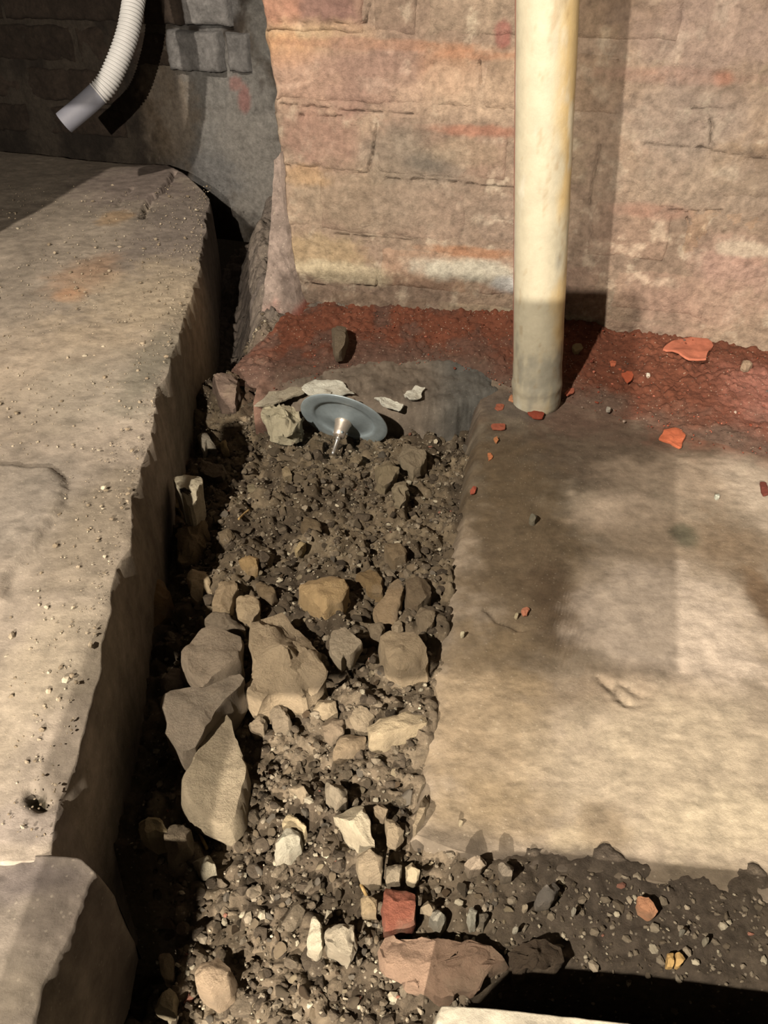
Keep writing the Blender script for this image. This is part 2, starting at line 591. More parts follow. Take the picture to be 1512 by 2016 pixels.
# left-hand slab: thick, raised
farA = np.array([P(x, y, ZA)[:2] for x, y in ((0, 296), (215, 318), (330, 326), (372, 350), (412, 386))])
farA = np.concatenate([[[-1.25, farA[0, 1] + 0.14]], farA])
nearA = np.array([[-1.25, P(0, 1702, ZA)[1] - .0], P(0, 1700, ZA)[:2], P(60, 1694, ZA)[:2], P(98, 1685, ZA)[:2]])
srt = lambda a: a[np.argsort(-a[:, 0])]
skin = [P(x, y, ZA) for x, y in ((98, 925), (124, 950), (130, 985), (100, 1032), (62, 1088), (22, 1130), (0, 1190), (-250, 1190), (-250, 925))]
slabA = slab('concrete_slab', A_EDGE, srt(farA), srt(nearA), -1, ZA, -0.10, -1.25, 0.000, [
    (345, 450, 80, 130, (128, 110, 92), .75, .5),
    (280, 360, 110, 50, (124, 104, 88), .8, .45),
    (170, 540, 60, 36, (176, 130, 90), .5, .5), (140, 580, 30, 12, (184, 124, 76), .5, .5),
    (300, 590, 140, 80, (182, 156, 118), .6, .5),
    (120, 700, 160, 110, (176, 150, 116), .5, .5),
    (200, 760, 150, 70, (150, 134, 108), .5, .5),
    (310, 700, 40, 90, (112, 102, 80), .6, .5),
    (60, 1000, 90, 100, (138, 122, 100), .6, .5),
    (180, 1050, 90, 120, (128, 110, 84), .65, .5),
    (150, 1280, 90, 130, (140, 122, 94), .6, .5),
    (40, 1380, 70, 180, (168, 146, 114), .6, .5),
    (60, 1620, 90, 40, (140, 122, 102), .7, .4),
    (70, 1572, 20, 16, (56, 46, 26), .95, .25),
    (225, 430, 30, 16, (176, 136, 90), .6, .4),
], (152, 132, 106), 200, amp=0.22, chip=0.004,
    steps=[(skin, .005, .002)],
    grooves=[([P(345, 340, ZA), P(322, 376, ZA), P(292, 394, ZA), P(281, 428, ZA)], .010, .007),
             ([P(262, 372, ZA), P(240, 390, ZA), P(232, 405, ZA)], .004, .005),
             ([P(185, 480, ZA), P(172, 520, ZA)], .002, .003),
             ([P(62, 1565, ZA), P(80, 1580, ZA)], .007, .006)])
tag(slabA, 'long raised concrete slab along the left side of the trench, cracked at its far corner', 'slab')

farB = np.array([[-1.2, P(0, 1690, .08)[1]], P(0, 1690, .08)[:2], P(92, 1692, .08)[:2], P(160, 1698, .08)[:2], P(185, 1722, .08)[:2]])
nearB = np.array([[-1.2, B_EDGE[0, 1]], [B_EDGE[0, 0], B_EDGE[0, 1]]])
slabB = slab('concrete_slab', B_EDGE, srt(farB), srt(nearB), -1, 0.0840, -0.02, -1.2, 0.000, [
    (60, 1730, 120, 40, (98, 84, 72), .8, .5),
    (110, 1800, 70, 60, (112, 96, 78), .7, .5),
    (30, 1960, 90, 80, (136, 118, 92), .6, .5),
], (138, 120, 97), 300, amp=0.35, nrow=150, ncol=160, chip=0.004)
tag(slabB, 'smaller concrete slab at the bottom left corner with a straight sawn edge', 'slab')

# slab whose corner shows at the very bottom of the picture
cpts = [P(872, 1976, .062), P(1010, 1990, .062), P(1210, 2014, .062), P(1512, 2052, .062), P(1900, 2100, .062)]
C_EDGE = np.array([P(830, 2110, .062), P(858, 2016, .062), P(872, 1977, .062)])
slabC = slab('concrete_slab', C_EDGE, np.array(cpts)[:, :2], np.array([[0, C_EDGE[0, 1]], [0.6, C_EDGE[0, 1] - .06]]), 1, 0.062, -0.09, 0.42,
             0.004, [], (178, 160, 128), 400, amp=0.1, nrow=60, ncol=120, chip=0.002)
tag(slabC, 'pale concrete slab corner poking in at the bottom edge beside the dark hole', 'slab')

# ---------------------------------------------------------------- brick wall
QUOIN = [(515, 0), (520, 60), (526, 110), (534, 170), (533, 215), (540, 260), (546, 330), (551, 400), (560, 480), (572, 540), (580, 600)]
qz = [BW.hit(x, y) for x, y in QUOIN]
qz = sorted([(z, s) for s, z in qz])
QZ, QS = np.array([a for a, b in qz]), np.array([b for a, b in qz])


def s_left(z):
    return np.interp(z, QZ, QS)


def wall_blobs(pl, L):
    out = []
    for (px, py, rx, ry, c, w, soft) in L:
        s, z = pl.hit(px, py)
        m = mpp(pl.o + pl.t * s + np.array([0, 0, z]))
        out.append((s, z, rx * m, ry * m * 1.2, c, w, soft))
    return out


WB = wall_blobs(BW, [
    (640, 20, 60, 30, (140, 102, 84), .8, .35), (555, 25, 40, 30, (188, 132, 98), .7, .4),
    (620, 75, 120, 22, (208, 170, 120), .7, .5), (570, 95, 60, 22, (210, 150, 96), .6, .4),
    (760, 88, 260, 8, (184, 130, 92), .65, .4), (940, 108, 90, 8, (182, 124, 86), .6, .4),
    (620, 160, 90, 60, (178, 138, 108), .6, .5), (740, 150, 110, 60, (152, 116, 94), .55, .5),
    (880, 140, 60, 40, (182, 130, 92), .6, .5), (900, 190, 110, 40, (204, 168, 130), .6, .5),
    (990, 70, 18, 24, (156, 92, 76), .8, .3),
    (640, 290, 90, 50, (158, 116, 92), .7, .5), (800, 310, 90, 45, (136, 118, 94), .75, .5), (850, 325, 50, 25, (112, 100, 82), .7, .4),
    (940, 258, 90, 9, (176, 118, 88), .75, .4), (910, 300, 90, 20, (178, 148, 112), .5, .4),
    (700, 400, 150, 55, (152, 128, 98), .7, .5), (850, 410, 110, 55, (160, 134, 106), .6, .5), (600, 345, 50, 18, (186, 144, 96), .6, .4),
    (620, 500, 90, 30, (176, 146, 102), .7, .4), (930, 497, 90, 9, (178, 122, 82), .75, .4),
    (660, 535, 110, 16, (206, 182, 138), .7, .4), (930, 535, 110, 18, (206, 190, 156), .85, .4), (1000, 560, 30, 14, (220, 208, 184), .85, .4),
    (1330, 150, 140, 13, (178, 130, 102), .6, .4), (1425, 155, 22, 14, (180, 118, 86), .7, .4), (1290, 415, 70, 12, (176, 122, 94), .6, .4),
    (1400, 60, 160, 60, (168, 138, 116), .5, .5), (1350, 230, 130, 60, (162, 138, 114), .6, .5),
    (1380, 350, 160, 60, (166, 142, 114), .5, .5), (1440, 520, 80, 40, (196, 152, 124), .7, .5), (1400, 600, 120, 40, (188, 148, 118), .6, .5),
    (1470, 490, 60, 12, (214, 188, 150), .7, .4), (1200, 300, 50, 300, (150, 122, 96), .4, .5),  # last blob: the pipe's cast shadow put into the wall colour
])


def wall_color(s, z, plane_seed=0):
    n = fbm(xyz(s, z), 13, 5, 501, 0.6)
    n2 = fbm(xyz(s, z), 55, 5, 502, 0.65)
    a, b, c = alb(182, 150, 116), alb(156, 127, 99), alb(212, 184, 146)
    k = sm(n, -0.25, 0.3)[:, None]
    col = b * (1 - k) + a * k
    k = (sm(n2, 0.12, 0.45) * 0.65)[:, None]
    col = col * (1 - k) + c * k
    k = (sm(-n2, 0.2, 0.5) * 0.45)[:, None]
    return col * (1 - k) + alb(116, 92, 72) * k


def wall_h(s, z):
    return 0.006 * fbm(xyz(s, z), 5, 3, 511) + 0.0028 * fbm(xyz(s, z), 40, 4, 512) + 0.0012 * fbm(xyz(s, z), 170, 3, 513)


CRACKS = [[(548, 206), (610, 210), (690, 219), (760, 222), (820, 226)], [(590, 229), (640, 231), (672, 228)],
          [(560, 328), (600, 329), (632, 327)], [(693, 341), (724, 341), (728, 315)], [(740, 245), (728, 330)],
          [(760, 352), (860, 357), (1010, 371)], [(525, 43), (600, 46), (720, 45), (728, 10)], [(660, 462), (780, 473), (815, 476)],
          [(742, 520), (741, 565), (690, 562)], [(600, 560), (640, 562)], [(944, 118), (946, 165)], [(1395, 225), (1402, 250), (1398, 285)],
          [(1362, 214), (1420, 218)], [(1352, 428), (1356, 445)], [(1270, 285), (1380, 292), (1512, 318)], [(1300, 408), (1350, 418), (1420, 415)],
          [(1120, 540), (1115, 580)], [(1190, 121), (1216, 122)], [(1180, 290), (1165, 360), (1160, 400)]]
CRK = [[BW.hit(*p) for p in c] for c in CRACKS]


def crack_h(s, z):
    d = np.full(s.shape, 9.0)
    for c in CRK:
        d = np.minimum(d, dist_line(s, z, c))
    d = d + 0.0016 * fbm(xyz(s, z), 130, 3, 514) + 0.0008
    return -0.012 * (1 - sm(d, 0.0003, 0.0024))


wall = empty('wall_back', tuple(BW.o))
tag(wall, kind='structure')
wall.location = (0, 0, 0)
S1, ZT, ZB = 0.85, 0.62, -0.08
ns, nz = 780, 380
zz = np.linspace(ZB, ZT, nz)
uu = np.linspace(0, 1, ns)
Zg = np.repeat(zz[:, None], ns, 1)
sl = s_left(zz) + 0.004 * fbm(xyz(zz * 0, zz), 40, 3, 520)
Sg = sl[:, None] + (S1 - sl[:, None]) * uu[None] ** 1.1
s, z = Sg.ravel(), Zg.ravel()
d = wall_h(s, z) + crack_h(s, z) - 0.012 * np.exp(-(s - np.repeat(sl, ns)) / 0.006)
pts = BW.pt(s, z, d).reshape(nz, ns, 3)
wc = paint(wall_color(s, z), np.stack([s, z], -1), WB, 530).reshape(nz, ns, 3)
ret = np.stack([pts[:, 0] - BW.n * q for q in (0.45, 0.2, 0.03)], 1)
pts = np.concatenate([ret, pts], 1)
wc = np.concatenate([np.repeat(wc[:, :1], 3, 1), wc], 1)
mk('mortar_bed', pts.reshape(-1, 3), grid_quads(nz, ns + 3), M_WALL, parent=wall, col=wc.reshape(-1, 3))

JZ = [0.062, 0.1275, 0.204, 0.278, 0.353, 0.428, 0.503, 0.578]
hx = lambda x, y: BW.hit(x, y)[0]
VJ = {-1: [hx(640, 610), hx(850, 615), hx(1180, 640), hx(1400, 650)],
      0: [hx(741, 530), hx(930, 540), hx(1195, 560), hx(1420, 540)],
      1: [hx(620, 410), hx(928, 400), hx(1160, 400), hx(1330, 460)],
      2: [hx(731, 290), hx(1010, 300), hx(1180, 300), hx(1398, 260)],
      3: [hx(850, 150), hx(945, 150), hx(1250, 160)],
      4: [hx(725, 20), hx(832, 20), hx(1120, 20), hx(1350, 60)],
      5: [-.2, 0.0, .1], 6: [-.25, -.05, .18]}


def brick_mesh(pl, s0, s1, z0, z1, proud, colf, left_fn=None, depth=0.09, seed=0, extra=None):
    n1, n2 = max(8, int((s1 - s0) / 0.0024)), max(8, int((z1 - z0) / 0.0024))
    zz = np.linspace(z0, z1, n2)
    a = np.linspace(0, 1, n1)
    S = np.repeat((s0 + (s1 - s0) * a)[None], n2, 0)
    if left_fn is not None:
        lf = left_fn(zz) + 0.003
        S = lf[:, None] + (s1 - lf[:, None]) * a[None]
    Z = np.repeat(zz[:, None], n1, 1)
    s, z = S.ravel(), Z.ravel()
    jit = 0.0035 * fbm(xyz(s, z, seed), 45, 3, 71)
    jt2 = 0.0035 * fbm(xyz(s, z, seed + 5), 45, 3, 72)
    cs, cz = (s0 + s1) / 2, (z0 + z1) / 2
    d = wall_h(s, z) + proud + 0.0022 * fbm(xyz(s, z), 30, 4, 77)
    if extra is not None: d = d + extra(s, z)
    eu = np.minimum(np.repeat(a[None], n2, 0).ravel() * (s1 - s0), (1 - np.repeat(a[None], n2, 0).ravel()) * (s1 - s0))
    ez = np.minimum(z - z0, z1 - z)
    e = np.minimum(eu, ez)
    d = d - 0.006 * np.exp(-e / 0.0022)
    s = s + jit
    z = z + jt2
    front = pl.pt(s, z, d).reshape(n2, n1, 3)
    col = colf(s, z).reshape(n2, n1, 3)
    # wrap the faces back into the wall
    def wrap(arr, off):
        return np.concatenate([arr[:, :1] + off, arr, arr[:, -1:] + off], 1)
    f = wrap(front, -pl.n * depth)
    f = np.concatenate([f[:1] - pl.n * depth * 0 + 0, f, f[-1:] + 0], 0)
    f[0, 1:-1] = front[0] - pl.n * depth
    f[-1, 1:-1] = front[-1] - pl.n * depth
    f[0, 0], f[0, -1] = front[0, 0] - pl.n * depth, front[0, -1] - pl.n * depth
    f[-1, 0], f[-1, -1] = front[-1, 0] - pl.n * depth, front[-1, -1] - pl.n * depth
    c = np.pad(col, ((1, 1), (1, 1), (0, 0)), mode='edge')
    return f.reshape(-1, 3), grid_quads(f.shape[0], f.shape[1]), c.reshape(-1, 3)


rng = np.random.default_rng(3)
for i in range(-1, 7):
    z0, z1 = (JZ[i] if i >= 0 else -0.015), JZ[i + 1]
    z0, z1 = z0 + 0.005, z1 - 0.005
    if i == 3: z0 += .003
    js = sorted(VJ[i])
    bounds = [None] + js
    last = js[-1]
    while last < S1 - 0.12:
        last += 0.225 if len(bounds) % 2 else 0.112
        bounds.append(min(last, S1 - .002))
    for q in range(len(bounds) - 1):
        lf = s_left if bounds[q] is None else None
        a = (float(s_left((z0 + z1) / 2)) if bounds[q] is None else bounds[q]) + 0.005
        b = bounds[q + 1] - 0.005
        tint = rng.uniform(0.82, 1.12)
        hue = np.array([1 + rng.uniform(-.05, .10), 1.0, 1 + rng.uniform(-.08, .04)])
        prd = rng.uniform(0.0005, 0.0024) if a < 0.05 else rng.uniform(-0.0012, 0.0012)
        if i == 4 and q == 0: prd, hue = 0.004, np.array([1.08, .95, .95])
        cf = lambda s, z, t=tint, h=hue: paint(wall_color(s, z) * t * h, np.stack([s, z], -1), WB, 530)
        v, qd, c = brick_mesh(BW, a, b, z0, z1, prd, cf, lf, seed=i * 7 + q, extra=crack_h)
        mk('brick', v, qd, M_WALL, parent=wall, col=c)

# ---------------------------------------------------------------- wall further back, shade put into its colour
fwall = empty('wall_left')
tag(fwall, kind='structure')
ns, nz = 330, 170
uu = np.linspace(-0.95, 0.42, ns)
zz = np.linspace(-0.06, 0.85, nz)
Zg, Sg = np.meshgrid(zz, uu, indexing='ij')
s, z = Sg.ravel(), Zg.ravel()
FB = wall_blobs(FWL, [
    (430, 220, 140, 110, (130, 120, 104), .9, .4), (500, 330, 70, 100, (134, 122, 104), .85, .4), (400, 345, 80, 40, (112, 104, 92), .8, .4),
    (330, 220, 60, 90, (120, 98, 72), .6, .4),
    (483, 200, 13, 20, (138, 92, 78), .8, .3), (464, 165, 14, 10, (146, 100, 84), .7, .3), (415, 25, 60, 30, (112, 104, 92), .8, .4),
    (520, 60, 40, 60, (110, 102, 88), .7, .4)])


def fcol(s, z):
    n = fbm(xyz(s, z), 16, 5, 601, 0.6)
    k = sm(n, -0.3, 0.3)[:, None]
    return paint(alb(46, 37, 28) * (1 - k) + alb(72, 60, 46) * k, np.stack([s, z], -1), FB, 610)  # dark base stands for shade, grey blobs for the lit part


d = 0.008 * fbm(xyz(s, z), 7, 4, 602) + 0.004 * fbm(xyz(s, z), 40, 4, 603)
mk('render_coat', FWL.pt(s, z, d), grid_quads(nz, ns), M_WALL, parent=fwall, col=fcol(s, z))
fh = lambda x, y: FWL.hit(x, y)
rows = []
zrow = [fh(400, y)[1] for y in (290, 222, 142, 54, -35, -125)]
for r in range(5):
    z0, z1 = zrow[r] + 0.005, zrow[r + 1] - 0.005
    if r < 2: js = [-0.9, -0.68, -0.45, -0.34, fh(245, 220)[0]]
    elif r == 2: js = [-0.9, -0.66, -0.44, fh(150, 100)[0], fh(338, 100)[0], fh(447, 100)[0], fh(500, 100)[0]]
    elif r == 3: js = [-0.8, -0.56, -0.34, fh(250, 20)[0], fh(365, 20)[0], fh(462, 20)[0]]
    else: js = [-0.9, -0.6, -0.38, -0.16, 0.05]
    for a, b in zip(js[:-1], js[1:]):
        pr = rng.uniform(0.002, 0.010)
        if r == 2 and a >= fh(338, 100)[0] - .01: pr = 0.030 if b < fh(470, 100)[0] else 0.016
        if r == 3 and b > 0.0: pr = 0.022
        t = rng.uniform(.8, 1.15)
        lit = r >= 2 and a > fh(330, 100)[0] - 0.02  # bricks outside the lit part carry shade in their colour
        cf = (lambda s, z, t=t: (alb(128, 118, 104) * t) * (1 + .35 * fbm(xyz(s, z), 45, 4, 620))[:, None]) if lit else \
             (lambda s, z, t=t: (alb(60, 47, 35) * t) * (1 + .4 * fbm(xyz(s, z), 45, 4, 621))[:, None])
        ex = lambda s, z: 0.005 * fbm(xyz(s, z), 35, 4, 622)
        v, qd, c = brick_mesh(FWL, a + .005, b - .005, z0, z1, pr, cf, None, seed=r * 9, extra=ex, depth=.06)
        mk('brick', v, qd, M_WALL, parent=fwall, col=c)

# unseen brick-like blocks, added only to cast shadows into view
def blocker(name, x0, x1, y0, y1, z1, rnd=0.0, base=-0.1, tip=0.0):
    e = empty(name)
    tag(e, kind='structure')
    h = 0.07
    nrow = max(1, int(round((z1 - max(base, 0)) / h)))
    for r in range(nrow):
        za, zb = base + (z1 - base) * r / nrow, base + (z1 - base) * (r + 1) / nrow - 0.002
        cuts = [x0, (x0 + x1) / 2 + (0.03 if r % 2 else -0.03), x1]
        for a, b in zip(cuts[:-1], cuts[1:]):
            ins = rnd if r == nrow - 1 else 0
            v = [(a + ins * (a == x0), y0, za), (b - ins * (b == x1), y0, za), (b - ins * (b == x1), y1, za), (a + ins * (a == x0), y1, za)]
            v += [(p[0], p[1], zb + (tip if a == x0 else -tip) * (r == nrow - 1)) for p in v]
            q = [(0, 3, 2, 1), (4, 5, 6, 7), (0, 1, 5, 4), (1, 2, 6, 5), (2, 3, 7, 6), (3, 0, 4, 7)]
            mk('brick', v, q, M_WALL, parent=e, col=np.tile(alb(150, 110, 85), (8, 1)), smooth=False)


blocker('shade_post', -0.166, -0.140, -0.125, -0.10, 0.258)          # added slim post, shades the gap at lower left
blocker('shade_head', -0.178, 0.070, -0.125, -0.10, 0.4125, 0.024, base=0.260, tip=0.0035)   # added block on it, shades the wall foot and slab
blocker('shade_side', -1.05, -0.623, 0.90, 0.96, 0.46)  # unseen, added to shade the left slab and the wall behind
blocker('shade_corbel', -1.05, -0.526, 0.90, 0.96, 1.5, base=0.47)  # wider top, added to throw shade on the wall further back

# ---------------------------------------------------------------- footing under the wall
FE = [(498, 800), (540, 788), (600, 786), (680, 790), (760, 803), (840, 808), (900, 800), (950, 786), (985, 775)]
fe = np.array([P(x, y, 0.0) for x, y in FE])
nf = 220
fx = np.linspace(fe[0, 0], fe[-1, 0], nf)
fy = np.interp(fx, fe[:, 0], fe[:, 1])
prof = [(-0.012, -0.10), (-0.008, -0.07), (-0.002, -0.04), (0.0, -0.02), (0.002, -0.006), (0.007, -0.001)]
prof += [(0.007 + 0.2 * t, 0.006 * t) for t in np.linspace(0.05, 1, 40)]
V, Cc = [], []
for off, zo in prof:
    yy = fy + off + 0.006 * fbm(xyz(fx, fx * 0 + off, zo), 40, 4, 701)
    zz_ = zo + (0.006 if zo > -0.01 else 0.008) * fbm(xyz(fx, yy, zo), 45, 5, 702) + 0.002 * fbm(xyz(fx, yy, zo), 200, 3, 704)
    V.append(np.stack([fx, yy, zz_], -1))
    c = np.tile(alb(122, 104, 82), (nf, 1)) * (1 + 0.35 * fbm(xyz(fx, yy, zo), 30, 4, 703))[:, None]
    k = (sm(fx, 0.03, 0.10))[:, None] * 0.8
    c = c * (1 - k) + alb(92, 88, 76) * k
    k = ((1 - sm(fx, -0.15, -0.11)) * 0.6)[:, None]
    c = c * (1 - k) + alb(130, 84, 62) * k
    Cc.append(c)
V, Cc = np.stack(V), np.stack(Cc)
foot = mk('wall_footing', V.reshape(-1, 3), grid_quads(V.shape[0], nf), M_CONC, col=Cc.reshape(-1, 3))
tag(foot, kind='structure')

# ---------------------------------------------------------------- red brick dust banked against the wall
DT = [(556, 640), (575, 602), (600, 600), (740, 603), (900, 608), (1010, 616), (1130, 632), (1220, 652), (1350, 662), (1440, 680), (1512, 694), (1700, 720)]
DF = [(556, 760), (575, 756), (600, 748), (700, 722), (850, 712), (950, 735), (1010, 770), (1110, 790), (1200, 815), (1320, 850), (1512, 905), (1750, 930)]
dt = np.array([BW.hit(x, y) for x, y in DT])
df = np.array([P(x, y, 0.004) for x, y in DF])
nu, nvv = 420, 110
su = np.linspace(dt[0, 0], dt[-1, 0], nu)
hz = np.interp(su, dt[:, 0], dt[:, 1])
fs = (df - BW.o) @ BW.t
fd = (df - BW.o) @ BW.n
fdist = np.interp(su, fs, fd)
V, Cc = [], []
for v in np.linspace(-0.01, 1.08, nvv):
    vv = max(v, 0)
    dd = fdist * v
    z = hz * (1 - vv) ** 1.25 + 0.004 * vv - 0.012 * max(0, (v - 0.86)) / 0.2
    p = BW.pt(su, z, dd)
    e = min(1, 4 * max(0, 1.02 - v))
    z2 = p[:, 2] + e * (0.006 * fbm(p, 16, 3, 801) + 0.55 * cells(p[:, 0], p[:, 1], 0.011, 802) * (vn(p * 30, 5) > 0.0)
                        + 0.6 * cells(p[:, 0], p[:, 1], 0.005, 803) + 0.002 * fbm(p, 140, 3, 804))
    p[:, 2] = z2
    V.append(p)
    n = fbm(p, 26, 4, 805)
    c = alb(124, 70, 46) * (1 + .3 * n)[:, None]
    k = (sm(su, 0.17, 0.33) * (0.35 + 0.65 * sm(n, -.2, .3)) * sm(v, 0.05, .3))[:, None] * 0.92
    c = c * (1 - k) + alb(192, 126, 100) * k
    k = (sm(v + 0.35 * n, 0.60, 0.98))[:, None] * 0.9
    c = c * (1 - k) + alb(112, 88, 68) * k
    k = (sm(-n + 0.5 * v, 0.15, 0.5) * 0.7 * (1 - sm(su, -.1, .1)))[:, None]
    c = c * (1 - k) + alb(108, 80, 62) * k
    Cc.append(c)
V, Cc = np.stack(V), np.stack(Cc)
dust = mk('brick_dust', V.reshape(-1, 3), grid_quads(nvv, nu, flip=True), M_DUST, col=Cc.reshape(-1, 3))
tag(dust, 'red brick dust and crumbs banked along the foot of the brick wall', 'brick dust', kind='stuff')

# pinkish mortar skirt rounding the left corner of the wall
LP = [[(552, 300), (550, 305), (546, 310), (540, 315)], [(560, 420), (554, 425), (545, 430), (534, 436)],
      [(572, 520), (562, 528), (545, 536), (524, 545)], [(584, 590), (572, 600), (548, 615), (514, 630)],
      [(596, 650), (580, 668), (545, 690), (500, 705)], [(602, 720), (585, 735), (550, 752), (492, 770)], [(606, 765), (588, 775), (550, 788), (488, 806)]]
rowsV = []
for r, pl_ in enumerate(LP):
    row = []
    for k, (x, y) in enumerate(pl_):
        s_, z_ = BW.hit(x, y)
        q = BW.o + BW.t * s_ + np.array([0, 0, z_]) + BW.n * (0.003, 0.006, 0.012, 0.022, 0.045, 0.085, 0.10)[r]
        dirv = ray(x, y)
        # depth eased towards the camera lower down
        t = ((q - CAM) @ BW.n) / (dirv @ BW.n)
        row.append(CAM + dirv * t)
    rowsV.append(row)
ctrl = np.array(rowsV)


def resample(ctrl, n, m):
    a = np.linspace(0, ctrl.shape[0] - 1, n)
    b = np.linspace(0, ctrl.shape[1] - 1, m)
    o = np.zeros((n, ctrl.shape[1], 3))
    for j in range(ctrl.shape[1]):
        for k in range(3):
            o[:, j, k] = np.interp(a, np.arange(ctrl.shape[0]), ctrl[:, j, k])
    o2 = np.zeros((n, m, 3))
    for i in range(n):
        for k in range(3):
            o2[i, :, k] = np.interp(b, np.arange(ctrl.shape[1]), o[i, :, k])
    return o2


sk = resample(ctrl, 90, 50).reshape(-1, 3)
nn = fbm(sk, 30, 4, 820)
back = sk.reshape(90, 50, 3)
sk = sk + BW.n * (0.010 * nn + 0.003 * fbm(sk, 110, 4, 821) + 0.002)[:, None]
vv = np.repeat(np.linspace(0, 1, 90)[:, None], 50, 1).ravel()
uu = np.repeat(np.linspace(0, 1, 50)[None], 90, 0).ravel()
c = alb(152, 128, 106) * (1 + 0.35 * fbm(sk, 60, 4, 822))[:, None]
k = (sm(vv + .25 * nn, .42, .6))[:, None]
c = c * (1 - k) + alb(166, 116, 94) * k
k = (sm(vv + .3 * nn, .5, .62) * (1 - sm(uu + .25 * nn, .45, .75)))[:, None]
c = c * (1 - k) + alb(132, 74, 54) * k
shape = sk.reshape(90, 50, 3)
backc = np.concatenate([shape[:, :1] - BW.n * 0.05, shape, shape[:, -1:] - BW.n * 0.09], 1)
cc = c.reshape(90, 50, 3)
cc = np.concatenate([cc[:, :1], cc, cc[:, -1:]], 1)
mk('mortar_skirt', backc.reshape(-1, 3), grid_quads(90, 52), M_DUST, parent=wall, col=cc.reshape(-1, 3))

# ---------------------------------------------------------------- cream pipe
pb = np.array([0.183, 0.815, -0.004])
ptop = np.array([0.1455, 0.822, 0.402])
dirp = (ptop - pb) / np.linalg.norm(ptop - pb)
Lp = 0.80
na, nl = 72, 260
ths = np.linspace(0, 2 * math.pi, na, endpoint=False)
e1 = np.cross(dirp, [0, 1, 0]); e1 /= np.linalg.norm(e1)
e2 = np.cross(dirp, e1)
V, Cc = [], []
for q in np.linspace(0, 1, nl):
    l = Lp * q ** 1.3
    R = 0.0282
    R += 0.0012 * math.exp(-((l - 0.030) / 0.006) ** 2)
    rr = R * (1 - 0.06 * math.exp(-l / 0.003))
    cx = pb + dirp * l
    ring = cx + rr * (np.cos(ths)[:, None] * e1 + np.sin(ths)[:, None] * e2)
    nse = fbm(ring, 60, 4, 901)
    ring = ring + (0.0010 if l < 0.06 else 0.0005) * nse[:, None] * (ring - cx) / R
    V.append(ring)
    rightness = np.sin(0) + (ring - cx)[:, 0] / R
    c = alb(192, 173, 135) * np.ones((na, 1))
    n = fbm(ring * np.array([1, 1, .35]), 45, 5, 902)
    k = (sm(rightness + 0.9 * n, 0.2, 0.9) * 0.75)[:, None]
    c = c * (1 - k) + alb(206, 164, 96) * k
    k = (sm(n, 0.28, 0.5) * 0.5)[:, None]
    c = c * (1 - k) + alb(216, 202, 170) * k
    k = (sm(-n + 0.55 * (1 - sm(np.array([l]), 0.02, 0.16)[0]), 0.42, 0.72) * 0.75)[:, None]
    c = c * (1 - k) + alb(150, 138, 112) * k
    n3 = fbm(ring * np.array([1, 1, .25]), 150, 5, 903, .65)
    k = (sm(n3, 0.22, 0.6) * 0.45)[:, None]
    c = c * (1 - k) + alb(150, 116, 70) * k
    # thin pinkish red strip down the pipe's left outline
    lf = -0.97 * rightness + 0.24 * (ring - cx)[:, 1] / R
    k = ((sm(lf, 0.93, 0.96)) * (1 if l > 0.06 else 0))
    c = c * (1 - k[:, None]) + alb(176, 96, 76) * k[:, None]
    Cc.append(c)
V = np.concatenate([np.repeat(pb[None, None], na, 1) + dirp * 0.001, np.stack(V)], 0)
Cc = np.concatenate([Cc[0][None], np.stack(Cc)], 0)
i = np.arange((nl + 1) * na).reshape(nl + 1, na)
j = np.roll(i, -1, 1)
qd = np.stack([i[:-1], j[:-1], j[1:], i[1:]], -1).reshape(-1, 4)
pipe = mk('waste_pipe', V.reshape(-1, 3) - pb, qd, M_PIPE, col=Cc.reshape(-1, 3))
pipe.location = pb
tag(pipe, 'cream painted upright pipe standing on the concrete in front of the brick wall', 'pipe')

# ---------------------------------------------------------------- ribbed conduit, upper left
cp = []
for (x, y), dd in zip([(268, -170), (270, -60), (262, 10), (247, 80), (214, 158), (180, 196), (126, 242)], [1.52, 1.47, 1.42, 1.39, 1.36, 1.345, 1.33]):
    dv = ray(x, y)
    cp.append(CAM + dv * (dd / dv[1]))
cp = [np.array([cp[0][0] - .02, 1.575, cp[0][2] + 0.10])] + cp


def catmull(pts, n):
    pts = [2 * np.array(pts[0]) - pts[1]] + [np.array(p) for p in pts] + [2 * np.array(pts[-1]) - pts[-2]]
    out = []
    for i in range(1, len(pts) - 2):
        for t in np.linspace(0, 1, n, endpoint=False):
            a, b, c_, d_ = pts[i - 1], pts[i], pts[i + 1], pts[i + 2]
            out.append(0.5 * ((2 * b) + (-a + c_) * t + (2 * a - 5 * b + 4 * c_ - d_) * t ** 2 + (-a + 3 * b - 3 * c_ + d_) * t ** 3))
    out.append(np.array(pts[-2]))
    return np.array(out)


